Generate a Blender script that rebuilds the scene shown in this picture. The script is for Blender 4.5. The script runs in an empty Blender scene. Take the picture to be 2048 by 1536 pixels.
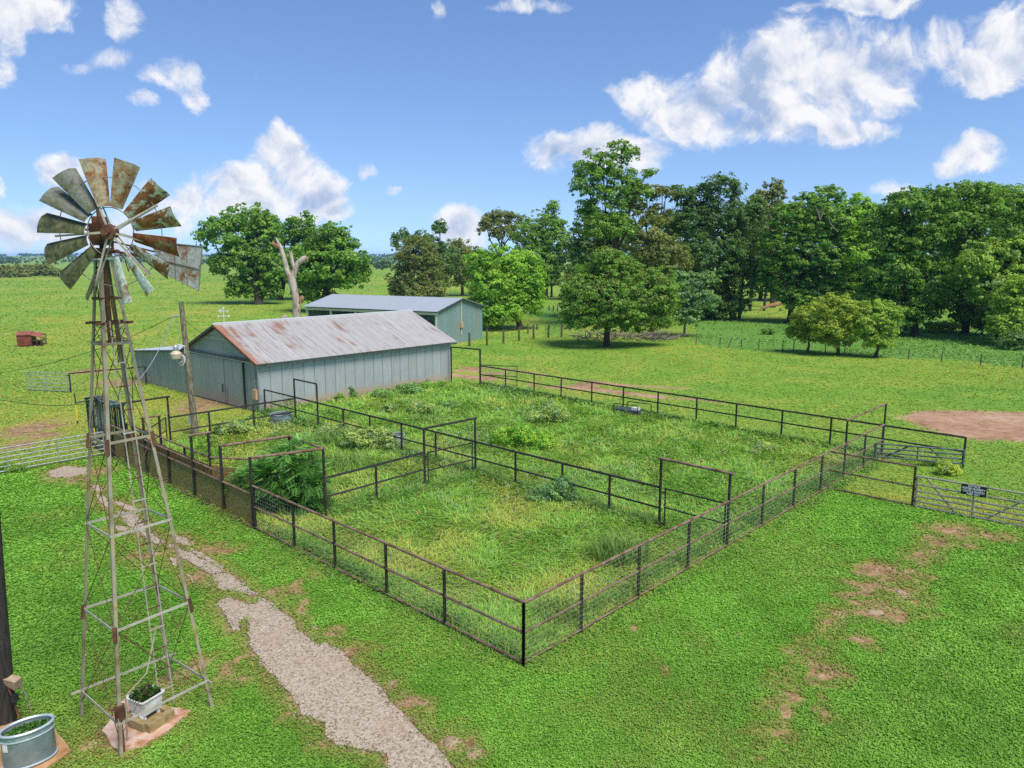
import bpy, math, random
import numpy as np
from mathutils import Vector, Matrix
random.seed(7)
S = bpy.context.scene
COL = S.collection
R = math.radians
# ------------------------------------------------------------------ camera model (2048x1536 photo pixels)
F, HZ, H = 1480.0, 516.0, 9.5
TH = math.atan((768 - HZ) / F)
CT, ST = math.cos(TH), math.sin(TH)
def PZ(u, v, z):
    """the point at height z seen at photo pixel (u, v)"""
    x = (u - 1024) / F; y = -(v - 768) / F
    dy = CT + y * ST; dz = -ST + y * CT
    t = (z - H) / dz
    return Vector((x * t, dy * t, z))
def G(u, v): return PZ(u, v, 0.0)
def zat(p, v):
    k = (768 - v) / F
    return H + p[1] * (k * CT - ST) / (CT + k * ST)
def at(u, v, Y):
    k = (768 - v) / F
    h = Y * (k * CT - ST) / (CT + k * ST)
    d = Y * CT - h * ST
    return Vector(((u - 1024) / F * d, Y, H + h))
def online(A, B, u):
    """ground point of line A-B lying in photo column u (at its base)"""
    # x = k*(y*CT + H*ST) on the ground
    k = (u - 1024) / F
    dx, dy = B[0] - A[0], B[1] - A[1]
    t = (k * (A[1] * CT + H * ST) - A[0]) / (dx - k * CT * dy)
    return Vector((A[0] + dx * t, A[1] + dy * t, 0))
# ------------------------------------------------------------------ object helpers
def tag(o, label=None, cat=None, group=None, kind=None):
    if label: o['label'] = label
    if cat: o['category'] = cat
    if group: o['group'] = group
    if kind: o['kind'] = kind
    return o
def thing(name, label, cat, loc=(0, 0, 0), group=None):
    o = bpy.data.objects.new(name, None); COL.objects.link(o)
    o.location = loc; o.empty_display_size = 0.3
    return tag(o, label, cat, group)
def root_loc(p):
    v = Vector((0, 0, 0))
    while p is not None:
        v += Vector(p.location); p = p.parent
    return v
def link_mesh(name, me, mat, parent=None, smooth=False):
    if mat: me.materials.append(mat)
    if smooth: me.polygons.foreach_set('use_smooth', [True] * len(me.polygons))
    o = bpy.data.objects.new(name, me); COL.objects.link(o)
    if parent: o.parent = parent
    return o
class MB:
    def __init__(s): s.v = []; s.f = []; s.uv = None
    def add(s, vs, fs):
        n = len(s.v); s.v += [tuple(p) for p in vs]; s.f += [tuple(i + n for i in f) for f in fs]; return s
    def box(s, c, size, ax=None, ay=None, az=None):
        c = Vector(c); ax = Vector(ax or (1, 0, 0)).normalized(); az = Vector(az or (0, 0, 1)).normalized()
        ay = Vector(ay) if ay else az.cross(ax)
        hx, hy, hz = size[0] / 2, size[1] / 2, size[2] / 2
        vs = [c + ax * hx * i + ay * hy * j + az * hz * k for k in (-1, 1) for j in (-1, 1) for i in (-1, 1)]
        return s.add(vs, [(0, 2, 3, 1), (4, 5, 7, 6), (0, 1, 5, 4), (2, 6, 7, 3), (0, 4, 6, 2), (1, 3, 7, 5)])
    def beam(s, a, b, w, h, up=(0, 0, 1)):
        a, b = Vector(a), Vector(b); d = (b - a); L = d.length; d.normalize()
        side = d.cross(Vector(up))
        if side.length < 1e-4: side = d.cross(Vector((1, 0, 0)))
        side.normalize(); u = side.cross(d)
        return s.box((a + b) / 2, (L, w, h), d, side, u)
    def tube(s, a, b, r, n=8, r2=None, cap=True):
        return s.path([a, b], [r, r if r2 is None else r2], n, cap)
    def path(s, pts, rad, n=6, cap=True, closed=False):
        pts = [Vector(p) for p in pts]
        if not hasattr(rad, '__len__'): rad = [rad] * len(pts)
        base = len(s.v); m = len(pts); ref = None
        for i, p in enumerate(pts):
            if closed: d = pts[(i + 1) % m] - pts[i - 1]
            else: d = pts[min(i + 1, m - 1)] - pts[max(i - 1, 0)]
            d.normalize()
            if ref is None:
                ref = Vector((0, 0, 1)) if abs(d.z) < 0.9 else Vector((1, 0, 0))
            x = d.cross(ref); 
            if x.length < 1e-5: x = d.orthogonal()
            x.normalize(); y = x.cross(d); ref = y
            for k in range(n):
                a = 2 * math.pi * (k + 0.5) / n
                s.v.append(tuple(p + (x * math.cos(a) + y * math.sin(a)) * rad[i]))
        for i in range(m if closed else m - 1):
            j = (i + 1) % m
            for k in range(n):
                s.f.append((base + i * n + k, base + i * n + (k + 1) % n, base + j * n + (k + 1) % n, base + j * n + k))
        if cap and not closed:
            s.f.append(tuple(base + k for k in range(n))[::-1]); s.f.append(tuple(base + (m - 1) * n + k for k in range(n)))
        return s
    def disc(s, c, nrm, r, t, n=16):
        c = Vector(c); nrm = Vector(nrm).normalized()
        return s.tube(c - nrm * t / 2, c + nrm * t / 2, r, n)
    def poly(s, pts, z0=None, z1=None):
        """extruded polygon from a list of xyz points with a thickness vector"""
        return s
    def slab(s, pts, off):
        off = Vector(off); n = len(pts); pts = [Vector(p) for p in pts]
        return s.add(pts + [p + off for p in pts], [tuple(range(n))[::-1], tuple(range(n, 2 * n))] + [(i, (i + 1) % n, n + (i + 1) % n, n + i) for i in range(n)])
    def build(s, name, mat, parent=None, smooth=False, label=None, kind=None):
        L = root_loc(parent) if parent else Vector((0, 0, 0))
        me = bpy.data.meshes.new(name)
        me.from_pydata([(p[0] - L.x, p[1] - L.y, p[2] - L.z) for p in s.v], [], s.f)
        me.update()
        import bmesh
        bm = bmesh.new(); bm.from_mesh(me); bmesh.ops.recalc_face_normals(bm, faces=bm.faces); bm.to_mesh(me); bm.free()
        o = link_mesh(name, me, mat, parent, smooth)
        if smooth:
            try: me.set_sharp_from_angle(angle=R(40))
            except Exception: pass
        if label: o['label'] = label
        if kind: o['kind'] = kind
        return o
def uvpanel(name, mat, parent, A, B, h_a, h_b, z0a=0.0, z0b=None, seg=1, thick=0.03, label=None):
    """upright wall panel from ground A to B with its own UVs in metres; heights h_a..h_b"""
    z0b = z0a if z0b is None else z0b
    return uvpoly(name, mat, parent, [(A[0], A[1], z0a), (B[0], B[1], z0b), (B[0], B[1], h_b), (A[0], A[1], h_a)], thick, label=label)
def uvpoly(name, mat, parent, pts, thick=0.03, ux=None, label=None):
    """thick flat sheet; UV u runs along the first edge, v across (metres)"""
    pts = [Vector(p) for p in pts]
    nrm = (pts[1] - pts[0]).cross(pts[2] - pts[1]).normalized()
    ux = (Vector(ux) if ux else (pts[1] - pts[0])).normalized(); vx = nrm.cross(ux)
    L = root_loc(parent) if parent else Vector((0, 0, 0)); n = len(pts)
    vs = [p - L for p in pts] + [p - L - nrm * thick for p in pts]
    fs = [tuple(range(n)), tuple(range(n, 2 * n))[::-1]] + [(i, n + i, n + (i + 1) % n, (i + 1) % n) for i in range(n)]
    me = bpy.data.meshes.new(name); me.from_pydata(vs, [], fs); me.update()
    uvl = me.uv_layers.new(name='UVMap')
    o0 = pts[0]
    for lp in me.loops:
        p = pts[lp.vertex_index % n] - o0
        uvl.data[lp.index].uv = (p.dot(ux), p.dot(vx))
    o = link_mesh(name, me, mat, parent)
    if label: o['label'] = label
    return o
def quads_mesh(name, V, mat, col=None, parent=None, smooth=False):
    """V: (N,4,3) numpy array of separate quads, col: (N,3) colour per quad"""
    N = len(V); L = root_loc(parent) if parent else Vector((0, 0, 0))
    V = V - np.array(L)[None, None, :]
    me = bpy.data.meshes.new(name)
    me.vertices.add(4 * N); me.vertices.foreach_set('co', np.ascontiguousarray(V, dtype=np.float32).ravel())
    me.loops.add(4 * N); me.loops.foreach_set('vertex_index', np.arange(4 * N, dtype=np.int32))
    me.polygons.add(N); me.polygons.foreach_set('loop_start', np.arange(0, 4 * N, 4, dtype=np.int32))
    me.update(calc_edges=True)
    if col is not None:
        a = me.attributes.new('Col', 'FLOAT_COLOR', 'POINT')
        c = np.ones((4 * N, 4), dtype=np.float32); c[:, :3] = np.repeat(col, 4, axis=0)
        a.data.foreach_set('color', c.ravel())
    me.materials.append(mat)
    o = bpy.data.objects.new(name, me); COL.objects.link(o)
    if parent: o.parent = parent
    return o
def nrmz(a): return a / np.maximum(np.linalg.norm(a, axis=-1, keepdims=True), 1e-9)
def leaf_quads(rng, C, Nn, size, aspect=0.55, fold=0.15):
    """rhombic leaf cards: centres C, normals Nn, lengths size"""
    N = len(C); t = nrmz(np.cross(Nn, rng.normal(size=(N, 3)))); b = np.cross(Nn, t)
    s = size[:, None]
    up = Nn * s * fold
    return np.stack([C - t * s * .5, C + b * s * aspect * .5 + up, C + t * s * .5, C - b * s * aspect * .5 + up], axis=1)
# ------------------------------------------------------------------ node helpers
class NT:
    def __init__(s, tree): s.t = tree; s.n = tree.nodes; s.l = tree.links
    def new(s, typ, **kw):
        n = s.n.new(typ)
        for k, v in kw.items(): setattr(n, k, v)
        return n
    def put(s, sock, v):
        if isinstance(v, bpy.types.NodeSocket): s.l.new(v, sock)
        elif v is not None:
            if hasattr(sock.default_value, '__len__') and len(sock.default_value) == 4 and len(v) == 3: v = (*v, 1)
            sock.default_value = v
    def math(s, op, a, b=None, c=None, clamp=False):
        n = s.new('ShaderNodeMath', operation=op, use_clamp=clamp); s.put(n.inputs[0], a)
        if b is not None: s.put(n.inputs[1], b)
        if c is not None: s.put(n.inputs[2], c)
        return n.outputs[0]
    def vmath(s, op, a, b=None, out=0):
        n = s.new('ShaderNodeVectorMath', operation=op); s.put(n.inputs[0], a)
        if b is not None: s.put(n.inputs[3 if op == 'SCALE' else 1], b)
        return n.outputs[out]
    def noise(s, vec, scale, detail=4, rough=0.55, dist=0.0, out=0):
        n = s.new('ShaderNodeTexNoise'); s.put(n.inputs['Vector'], vec)
        n.inputs['Scale'].default_value = scale; n.inputs['Detail'].default_value = detail
        n.inputs['Roughness'].default_value = rough; n.inputs['Distortion'].default_value = dist
        return n.outputs[out]
    def ramp(s, fac, stops, interp='LINEAR'):
        n = s.new('ShaderNodeValToRGB'); s.put(n.inputs[0], fac); e = n.color_ramp.elements; n.color_ramp.interpolation = interp
        while len(e) < len(stops): e.new(0.5)
        for i, (p, c) in enumerate(stops):
            e[i].position = p; e[i].color = (c, c, c, 1) if not hasattr(c, '__len__') else (*c[:3], 1)
        return n.outputs[0]
    def mix(s, fac, a, b, mode='MIX'):
        n = s.new('ShaderNodeMix', data_type='RGBA', blend_type=mode); s.put(n.inputs[0], fac); s.put(n.inputs[6], a); s.put(n.inputs[7], b)
        return n.outputs[2]
    def smooth(s, x, a, b):
        n = s.new('ShaderNodeMapRange', interpolation_type='SMOOTHSTEP'); s.put(n.inputs[0], x); s.put(n.inputs[1], a); s.put(n.inputs[2], b)
        return n.outputs[0]
    def attr(s, name, out='Fac'):
        n = s.new('ShaderNodeAttribute'); n.attribute_name = name; return n.outputs[out]
def newmat(name):
    m = bpy.data.materials.new(name); m.use_nodes = True; m.node_tree.nodes.clear()
    nt = NT(m.node_tree); out = nt.new('ShaderNodeOutputMaterial')
    return m, nt, out
def finish(nt, out, base, rough=0.6, metal=0.0, bump=None, bstr=0.3, bdist=0.02, spec=0.4):
    p = nt.new('ShaderNodeBsdfPrincipled'); nt.put(p.inputs['Base Color'], base); nt.put(p.inputs['Roughness'], rough); nt.put(p.inputs['Metallic'], metal)
    p.inputs['Specular IOR Level'].default_value = spec
    if bump is not None:
        b = nt.new('ShaderNodeBump'); b.inputs['Strength'].default_value = bstr; b.inputs['Distance'].default_value = bdist
        nt.put(b.inputs['Height'], bump); nt.l.new(b.outputs[0], p.inputs['Normal'])
    nt.l.new(p.outputs[0], out.inputs[0]); return p
def pos(nt): return nt.new('ShaderNodeNewGeometry').outputs['Position']
def noisemat(name, stops, scale=6, detail=5, rough=0.6, metal=0.0, rough_n=0.6, bstr=0.2, bscale=None, spec=0.4, stretch=None):
    """surface whose colour wanders between the stops"""
    m, nt, out = newmat(name)
    P = pos(nt)
    if stretch: P = nt.vmath('MULTIPLY', P, stretch)
    f = nt.noise(P, scale, detail, rough_n)
    c = nt.ramp(f, stops)
    b = nt.noise(pos(nt), bscale or scale * 4, 3, 0.6)
    finish(nt, out, c, rough, metal, b, bstr, 0.02, spec)
    return m
# ------------------------------------------------------------------ materials
M = {}
M['pipe'] = noisemat('black_pipe', [(0.3, (0.014, 0.013, 0.012)), (0.6, (0.045, 0.038, 0.032)), (0.8, (0.12, 0.065, 0.035))], 5, rough=0.55, spec=0.2)
M['rail'] = noisemat('brown_rail_pipe', [(0.25, (0.06, 0.036, 0.024)), (0.45, (0.17, 0.10, 0.062)), (0.60, (0.25, 0.175, 0.125)), (0.72, (0.26, 0.11, 0.048)), (0.85, (0.12, 0.06, 0.035))], 3.2, rough=0.65, spec=0.15)
M['wire'] = noisemat('mesh_wire', [(0.3, (0.26, 0.26, 0.19)), (0.7, (0.50, 0.50, 0.40))], 2.0, rough=0.5)
M['wiredark'] = noisemat('weathered_mesh_wire', [(0.3, (0.11, 0.10, 0.075)), (0.7, (0.26, 0.25, 0.20))], 2.0, rough=0.5)
M['galv'] = noisemat('galvanised_pipe', [(0.3, (0.26, 0.29, 0.28)), (0.7, (0.44, 0.46, 0.44))], 7, rough=0.4, metal=0.35)
M['greygate'] = noisemat('worn_grey_gate_pipe', [(0.3, (0.12, 0.12, 0.105)), (0.5, (0.31, 0.285, 0.235)), (0.64, (0.36, 0.24, 0.155)), (0.8, (0.27, 0.11, 0.05))], 3.0, rough=0.5)
M['greenish'] = noisemat('dark_gate_pipe', [(0.3, (0.03, 0.042, 0.045)), (0.7, (0.12, 0.14, 0.14))], 4, rough=0.5)
def steel_plate():
    m, nt, out = newmat('rusty_steel_plate')
    P = pos(nt)
    n1 = nt.noise(P, 1.6, 5, 0.6); n2 = nt.noise(P, 11, 4, 0.7); n3 = nt.noise(nt.vmath('MULTIPLY', P, (6, 6, 1.2)), 1.4, 4, 0.6)
    c = nt.ramp(n2, [(0.30, (0.03, 0.024, 0.013)), (0.40, (0.15, 0.115, 0.042)), (0.56, (0.34, 0.245, 0.08)), (0.78, (0.42, 0.25, 0.08))])
    c = nt.mix(nt.math('MULTIPLY', nt.smooth(n1, 0.52, 0.68), 0.65), c, (0.30, 0.125, 0.04))
    c = nt.mix(nt.smooth(n3, 0.55, 0.72), c, (0.20, 0.19, 0.065))
    finish(nt, out, c, 0.85, 0.0, n2, 0.25, spec=0.15); return m
M['plate'] = steel_plate()
M['chute'] = noisemat('dark_green_paint', [(0.35, (0.006, 0.030, 0.022)), (0.6, (0.012, 0.055, 0.042)), (0.8, (0.05, 0.08, 0.065))], 5, rough=0.4)
M['chutebar'] = noisemat('worn_chute_bar', [(0.35, (0.10, 0.14, 0.13)), (0.7, (0.26, 0.30, 0.28))], 6, rough=0.45)
M['yellow'] = noisemat('yellow_paint', [(0.3, (0.75, 0.50, 0.02)), (0.7, (0.85, 0.62, 0.05))], 5, rough=0.4)
M['black'] = noisemat('black_rubber', [(0.3, (0.01, 0.01, 0.01)), (0.7, (0.03, 0.03, 0.03))], 8)
M['polewood'] = noisemat('weathered_pole_wood', [(0.28, (0.05, 0.042, 0.025)), (0.5, (0.17, 0.14, 0.085)), (0.62, (0.25, 0.235, 0.14)), (0.75, (0.12, 0.105, 0.06))], 3.5, rough=0.85, stretch=(4, 4, 0.9), bstr=0.5)
M['darkwood'] = noisemat('creosote_pole_wood', [(0.3, (0.012, 0.010, 0.008)), (0.6, (0.04, 0.032, 0.025)), (0.8, (0.085, 0.065, 0.05))], 5, rough=0.8, stretch=(5, 5, 0.7), bstr=0.6)
M['postwood'] = noisemat('fence_post_wood', [(0.3, (0.05, 0.035, 0.022)), (0.7, (0.16, 0.12, 0.075))], 4, rough=0.85)
M['bark'] = noisemat('bark', [(0.3, (0.022, 0.017, 0.012)), (0.6, (0.065, 0.052, 0.038)), (0.8, (0.12, 0.10, 0.075))], 2.5, rough=0.9, stretch=(4, 4, 0.8), bstr=0.6)
M['palebark'] = noisemat('pale_bark', [(0.3, (0.10, 0.085, 0.06)), (0.7, (0.32, 0.28, 0.22))], 2.5, rough=0.9, stretch=(4, 4, 0.8))
M['dead'] = noisemat('bleached_dead_wood', [(0.30, (0.13, 0.085, 0.055)), (0.46, (0.36, 0.28, 0.21)), (0.62, (0.50, 0.43, 0.36)), (0.76, (0.22, 0.14, 0.085))], 1.8, rough=0.85, stretch=(1.5, 1.5, 0.7), bstr=0.5)
M['pale'] = noisemat('cream_trim', [(0.3, (0.50, 0.47, 0.34)), (0.7, (0.66, 0.63, 0.48))], 3)
M['white'] = noisemat('white_paint', [(0.3, (0.55, 0.54, 0.50)), (0.7, (0.70, 0.69, 0.65))], 3, rough=0.4)
M['lampglass'] = noisemat('cream_lamp_plastic', [(0.3, (0.50, 0.41, 0.27)), (0.7, (0.60, 0.51, 0.36))], 5, rough=0.35)
M['boxtan'] = noisemat('tan_box_paint', [(0.3, (0.42, 0.27, 0.14)), (0.7, (0.55, 0.38, 0.22))], 8)
M['concrete'] = noisemat('orange_stained_concrete', [(0.30, (0.20, 0.09, 0.04)), (0.42, (0.40, 0.20, 0.10)), (0.52, (0.55, 0.35, 0.24)), (0.66, (0.60, 0.46, 0.37)), (0.78, (0.42, 0.23, 0.12))], 3.2, detail=8, rough=0.9, bstr=0.4, bscale=14)
M['slabtan'] = noisemat('tan_slab', [(0.3, (0.28, 0.14, 0.055)), (0.5, (0.44, 0.25, 0.11)), (0.75, (0.56, 0.38, 0.22))], 2.5, detail=7, rough=0.9, bstr=0.4, bscale=14)
M['timber'] = noisemat('mossy_timber', [(0.3, (0.16, 0.12, 0.04)), (0.55, (0.33, 0.24, 0.10)), (0.8, (0.42, 0.32, 0.18))], 3, rough=0.85, stretch=(1, 3, 3))
M['enamel'] = noisemat('chipped_white_enamel', [(0.26, (0.30, 0.22, 0.15)), (0.36, (0.56, 0.53, 0.46)), (0.6, (0.74, 0.73, 0.68)), (0.8, (0.80, 0.80, 0.78))], 4.5, detail=6, rough=0.35)
M['tank'] = noisemat('galvanised_tank_sheet', [(0.3, (0.17, 0.24, 0.24)), (0.55, (0.25, 0.32, 0.32)), (0.75, (0.33, 0.40, 0.39))], 5, detail=6, rough=0.45, metal=0.3)
M['tankrim'] = noisemat('galvanised_rim', [(0.3, (0.36, 0.43, 0.44)), (0.7, (0.55, 0.60, 0.60))], 6, rough=0.35, metal=0.35)
M['soil'] = noisemat('potting_soil', [(0.3, (0.03, 0.02, 0.012)), (0.7, (0.10, 0.06, 0.035))], 12, rough=0.95, bstr=0.7)
M['millleg'] = noisemat('weathered_angle_iron', [(0.28, (0.17, 0.08, 0.035)), (0.40, (0.24, 0.18, 0.11)), (0.50, (0.30, 0.26, 0.19)), (0.60, (0.36, 0.29, 0.17)), (0.68, (0.28, 0.15, 0.065)), (0.82, (0.19, 0.07, 0.025))], 1.5, detail=6, rough=0.65)
M['millrust'] = noisemat('rusty_iron', [(0.3, (0.045, 0.020, 0.012)), (0.55, (0.15, 0.06, 0.028)), (0.75, (0.30, 0.12, 0.05))], 4, detail=6, rough=0.75)
M['millwood'] = noisemat('pale_spoke_iron', [(0.3, (0.30, 0.26, 0.18)), (0.6, (0.46, 0.42, 0.33)), (0.8, (0.36, 0.22, 0.11))], 3, rough=0.6)
M['rustrod'] = noisemat('rusty_brace_rod', [(0.3, (0.05, 0.025, 0.015)), (0.7, (0.16, 0.075, 0.035))], 4, rough=0.7)
def blade_mat(name, base, rust, lo, hi, sc=3.0):
    m, nt, out = newmat(name)
    P = nt.new('ShaderNodeTexCoord').outputs['Object']
    n = nt.noise(P, sc, 6, 0.65, 0.6); n2 = nt.noise(P, 20, 3, 0.6)
    b = nt.mix(nt.smooth(n2, 0.35, 0.7), base, tuple(c * 0.6 for c in base))
    r = nt.mix(nt.smooth(nt.noise(P, 9, 3), 0.4, 0.65), rust, tuple(c * 0.45 for c in rust))
    finish(nt, out, nt.mix(nt.smooth(n, lo, hi), b, r), 0.65, 0.0, n2, 0.15); return m
RUST = (0.34, 0.115, 0.045)
M['bl_half'] = blade_mat('half_rusted_zinc', (0.64, 0.57, 0.49), RUST, 0.45, 0.53, 5)
M['bl_brown'] = blade_mat('brown_rusted_zinc', (0.40, 0.34, 0.22), (0.33, 0.14, 0.05), 0.42, 0.60, 5)
M['bl_red'] = blade_mat('red_rusted_zinc', (0.40, 0.27, 0.16), (0.36, 0.09, 0.04), 0.34, 0.48, 4)
M['bl_moss'] = blade_mat('mossy_zinc', (0.125, 0.13, 0.05), (0.055, 0.06, 0.02), 0.40, 0.60, 6)
M['bl_grey'] = blade_mat('dull_grey_zinc', (0.165, 0.175, 0.135), (0.115, 0.11, 0.05), 0.42, 0.62, 4)
M['bl_white'] = blade_mat('bright_zinc', (0.82, 0.78, 0.72), (0.45, 0.25, 0.12), 0.53, 0.64, 3)
M['vane'] = blade_mat('streaked_vane_zinc', (0.40, 0.42, 0.39), (0.30, 0.16, 0.085), 0.47, 0.60, 3.5)
M['feeder'] = noisemat('rusty_red_sheet', [(0.3, (0.10, 0.022, 0.012)), (0.6, (0.20, 0.045, 0.025)), (0.8, (0.30, 0.11, 0.065))], 2, rough=0.6)
M['redroof'] = noisemat('rusty_red_roof', [(0.3, (0.20, 0.055, 0.035)), (0.6, (0.30, 0.10, 0.065)), (0.8, (0.38, 0.17, 0.12))], 2, rough=0.6)
M['dark'] = noisemat('dark_teal_grey_sheet', [(0.3, (0.03, 0.045, 0.045)), (0.7, (0.07, 0.09, 0.085))], 3)  # dark grey-green for trims, door tracks, vent backing and feeder tray
M['stone'] = noisemat('pale_stone', [(0.3, (0.26, 0.17, 0.10)), (0.6, (0.40, 0.29, 0.19)), (0.8, (0.48, 0.39, 0.28))], 5, detail=7, rough=0.95, bstr=0.5, spec=0.05)
M['brush'] = noisemat('dead_branch_wood', [(0.3, (0.10, 0.07, 0.05)), (0.7, (0.34, 0.29, 0.25))], 2, rough=0.9)
M['log'] = noisemat('orange_log_wood', [(0.3, (0.20, 0.09, 0.04)), (0.7, (0.42, 0.24, 0.12))], 2, rough=0.9)
M['water'] = noisemat('pale_pond_water', [(0.3, (0.30, 0.38, 0.44)), (0.7, (0.40, 0.48, 0.52))], 0.02, rough=0.15)
def wall_metal(name, base, dark, seam, period, stain=None, ribs=0.076, streak=None, ribstr=0.25):
    """sheet-metal wall: UV u along the wall in metres, v up"""
    m, nt, out = newmat(name)
    uv = nt.new('ShaderNodeUVMap').outputs[0]
    sep = nt.new('ShaderNodeSeparateXYZ'); nt.l.new(uv, sep.inputs[0]); U, V = sep.outputs[0], sep.outputs[1]
    ip = nt.math('FLOOR', nt.math('DIVIDE', U, period)); fr = nt.math('FRACT', nt.math('DIVIDE', U, period))
    wn = nt.new('ShaderNodeTexWhiteNoise', noise_dimensions='1D'); nt.put(wn.inputs['W'], ip)
    n = nt.noise(uv, 1.2, 5, 0.6); ns = nt.noise(nt.vmath('MULTIPLY', uv, (7, 0.5, 1)), 1.0, 4, 0.6); nf = nt.noise(uv, 30, 2, 0.5)
    c = nt.mix(nt.math('MULTIPLY', wn.outputs[0], 0.6), base, dark)
    c = nt.mix(nt.math('MULTIPLY', nt.smooth(ns, 0.42, 0.72), 0.45), c, tuple(min(1, x * 1.35) for x in base))
    c = nt.mix(nt.math('MULTIPLY', nt.smooth(n, 0.45, 0.75), 0.5), c, dark)
    c = nt.mix(nt.math('MULTIPLY', nt.smooth(nf, 0.4, 0.7), 0.18), c, dark)
    if streak:
        c = nt.mix(nt.math('MULTIPLY', nt.smooth(nt.noise(nt.vmath('MULTIPLY', uv, (2.2, 0.12, 1)), 1.0, 3, 0.6), 0.50, 0.66), 0.75), c, streak)
    hs = nt.math('MULTIPLY', nt.smooth(nt.math('ABSOLUTE', nt.math('SUBTRACT', fr, 0.5)), 0.468, 0.488), seam)
    c = nt.mix(hs, c, (0.035, 0.045, 0.045))
    if stain:
        h = nt.math('SUBTRACT', nt.math('ADD', 0.78, nt.math('MULTIPLY', U, 0.0)), nt.math('ADD', V, nt.math('MULTIPLY', nt.math('SUBTRACT', n, 0.5), 1.1)))
        c = nt.mix(nt.math('MULTIPLY', nt.smooth(h, -0.15, 0.5), 0.92), c, stain)
    wave = nt.math('SINE', nt.math('MULTIPLY', U, 2 * math.pi / ribs))
    finish(nt, out, c, 0.5, 0.25, wave, ribstr, 0.012); return m
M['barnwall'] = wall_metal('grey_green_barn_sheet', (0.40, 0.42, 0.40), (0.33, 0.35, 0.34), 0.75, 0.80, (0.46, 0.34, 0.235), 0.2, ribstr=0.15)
M['barngable'] = wall_metal('shade_toned_gable_sheet', (0.275, 0.305, 0.29), (0.225, 0.255, 0.245), 0.35, 1.1, (0.30, 0.27, 0.22), 0.2)  # darker copy of the side-wall sheet; the gable's shadier side is in the colour
M['leanwall'] = wall_metal('bent_lean_to_sheet', (0.26, 0.30, 0.28), (0.16, 0.20, 0.19), 0.8, 0.66, (0.30, 0.29, 0.24), 0.16)
M['shedwall'] = wall_metal('teal_shed_sheet', (0.235, 0.35, 0.345), (0.19, 0.29, 0.295), 0.3, 0.9, None, 0.2, streak=(0.33, 0.29, 0.22))
def roofmat(name, base, dark, rustamt, period=0.66):
    """UV u along the ridge, v down-slope (metres)"""
    m, nt, out = newmat(name)
    uv = nt.new('ShaderNodeUVMap').outputs[0]
    sep = nt.new('ShaderNodeSeparateXYZ'); nt.l.new(uv, sep.inputs[0]); U, V = sep.outputs[0], sep.outputs[1]
    ip = nt.math('FLOOR', nt.math('DIVIDE', U, period)); fr = nt.math('FRACT', nt.math('DIVIDE', U, period))
    wn = nt.new('ShaderNodeTexWhiteNoise', noise_dimensions='1D'); nt.put(wn.inputs['W'], ip)
    st = nt.vmath('MULTIPLY', uv, (3.6, 0.38, 1)); st2 = nt.vmath('MULTIPLY', uv, (9, 0.9, 1))
    n1 = nt.noise(st, 1.0, 5, 0.62); n2 = nt.noise(uv, 0.33, 3, 0.6); n3 = nt.noise(st2, 1.0, 4, 0.65); n4 = nt.noise(uv, 2.2, 5, 0.7)
    c = nt.mix(nt.math('MULTIPLY', wn.outputs[0], 0.35), base, dark)
    c = nt.mix(nt.math('MULTIPLY', nt.smooth(n3, 0.42, 0.66), 0.75), c, dark)
    c = nt.mix(nt.math('MULTIPLY', nt.smooth(n4, 0.5, 0.75), 0.4), c, tuple(min(1, x * 1.15) for x in base))
    if rustamt:
        f = nt.math('ADD', nt.math('ADD', nt.math('MULTIPLY', n1, 0.62), nt.math('MULTIPLY', n2, 0.55)), nt.math('MULTIPLY', nt.smooth(U, 9.0, 0.0), 0.045))
        fa = nt.smooth(f, 0.675, 0.75); fb = nt.smooth(f, 0.62, 0.70)
        c = nt.mix(nt.math('MULTIPLY', fb, 0.5), c, (0.33, 0.245, 0.20))
        c = nt.mix(nt.math('MULTIPLY', fa, 0.9), c, (0.33, 0.165, 0.085))
        edge = nt.math('MULTIPLY', nt.smooth(nt.math('ADD', V, nt.math('MULTIPLY', n2, 3.0)), 6.1, 6.9), nt.smooth(n2, 0.52, 0.66))
        c = nt.mix(nt.math('MULTIPLY', edge, 0.9), c, (0.42, 0.17, 0.06))
        c = nt.mix(nt.smooth(nt.math('ADD', U, nt.math('MULTIPLY', n1, 1.6)), 1.45, 0.75), c, (0.42, 0.18, 0.085))
    hs = nt.math('MULTIPLY', nt.smooth(nt.math('ABSOLUTE', nt.math('SUBTRACT', fr, 0.5)), 0.45, 0.49), 0.5 if rustamt else 0.15)
    c = nt.mix(hs, c, tuple(x * 0.45 for x in dark))
    wave = nt.math('SINE', nt.math('MULTIPLY', U, 2 * math.pi / 0.22))
    finish(nt, out, c, 0.45, 0.25, wave, 0.3, 0.015); return m
M['barnroof'] = roofmat('rust_streaked_tin_roof', (0.51, 0.48, 0.43), (0.37, 0.335, 0.285), True)
M['shedroof'] = roofmat('pale_blue_grey_tin_roof', (0.46, 0.49, 0.49), (0.41, 0.44, 0.44), False, 0.9)
M['leanroof'] = roofmat('white_lean_to_roof', (0.62, 0.64, 0.62), (0.5, 0.52, 0.52), False)
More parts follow.
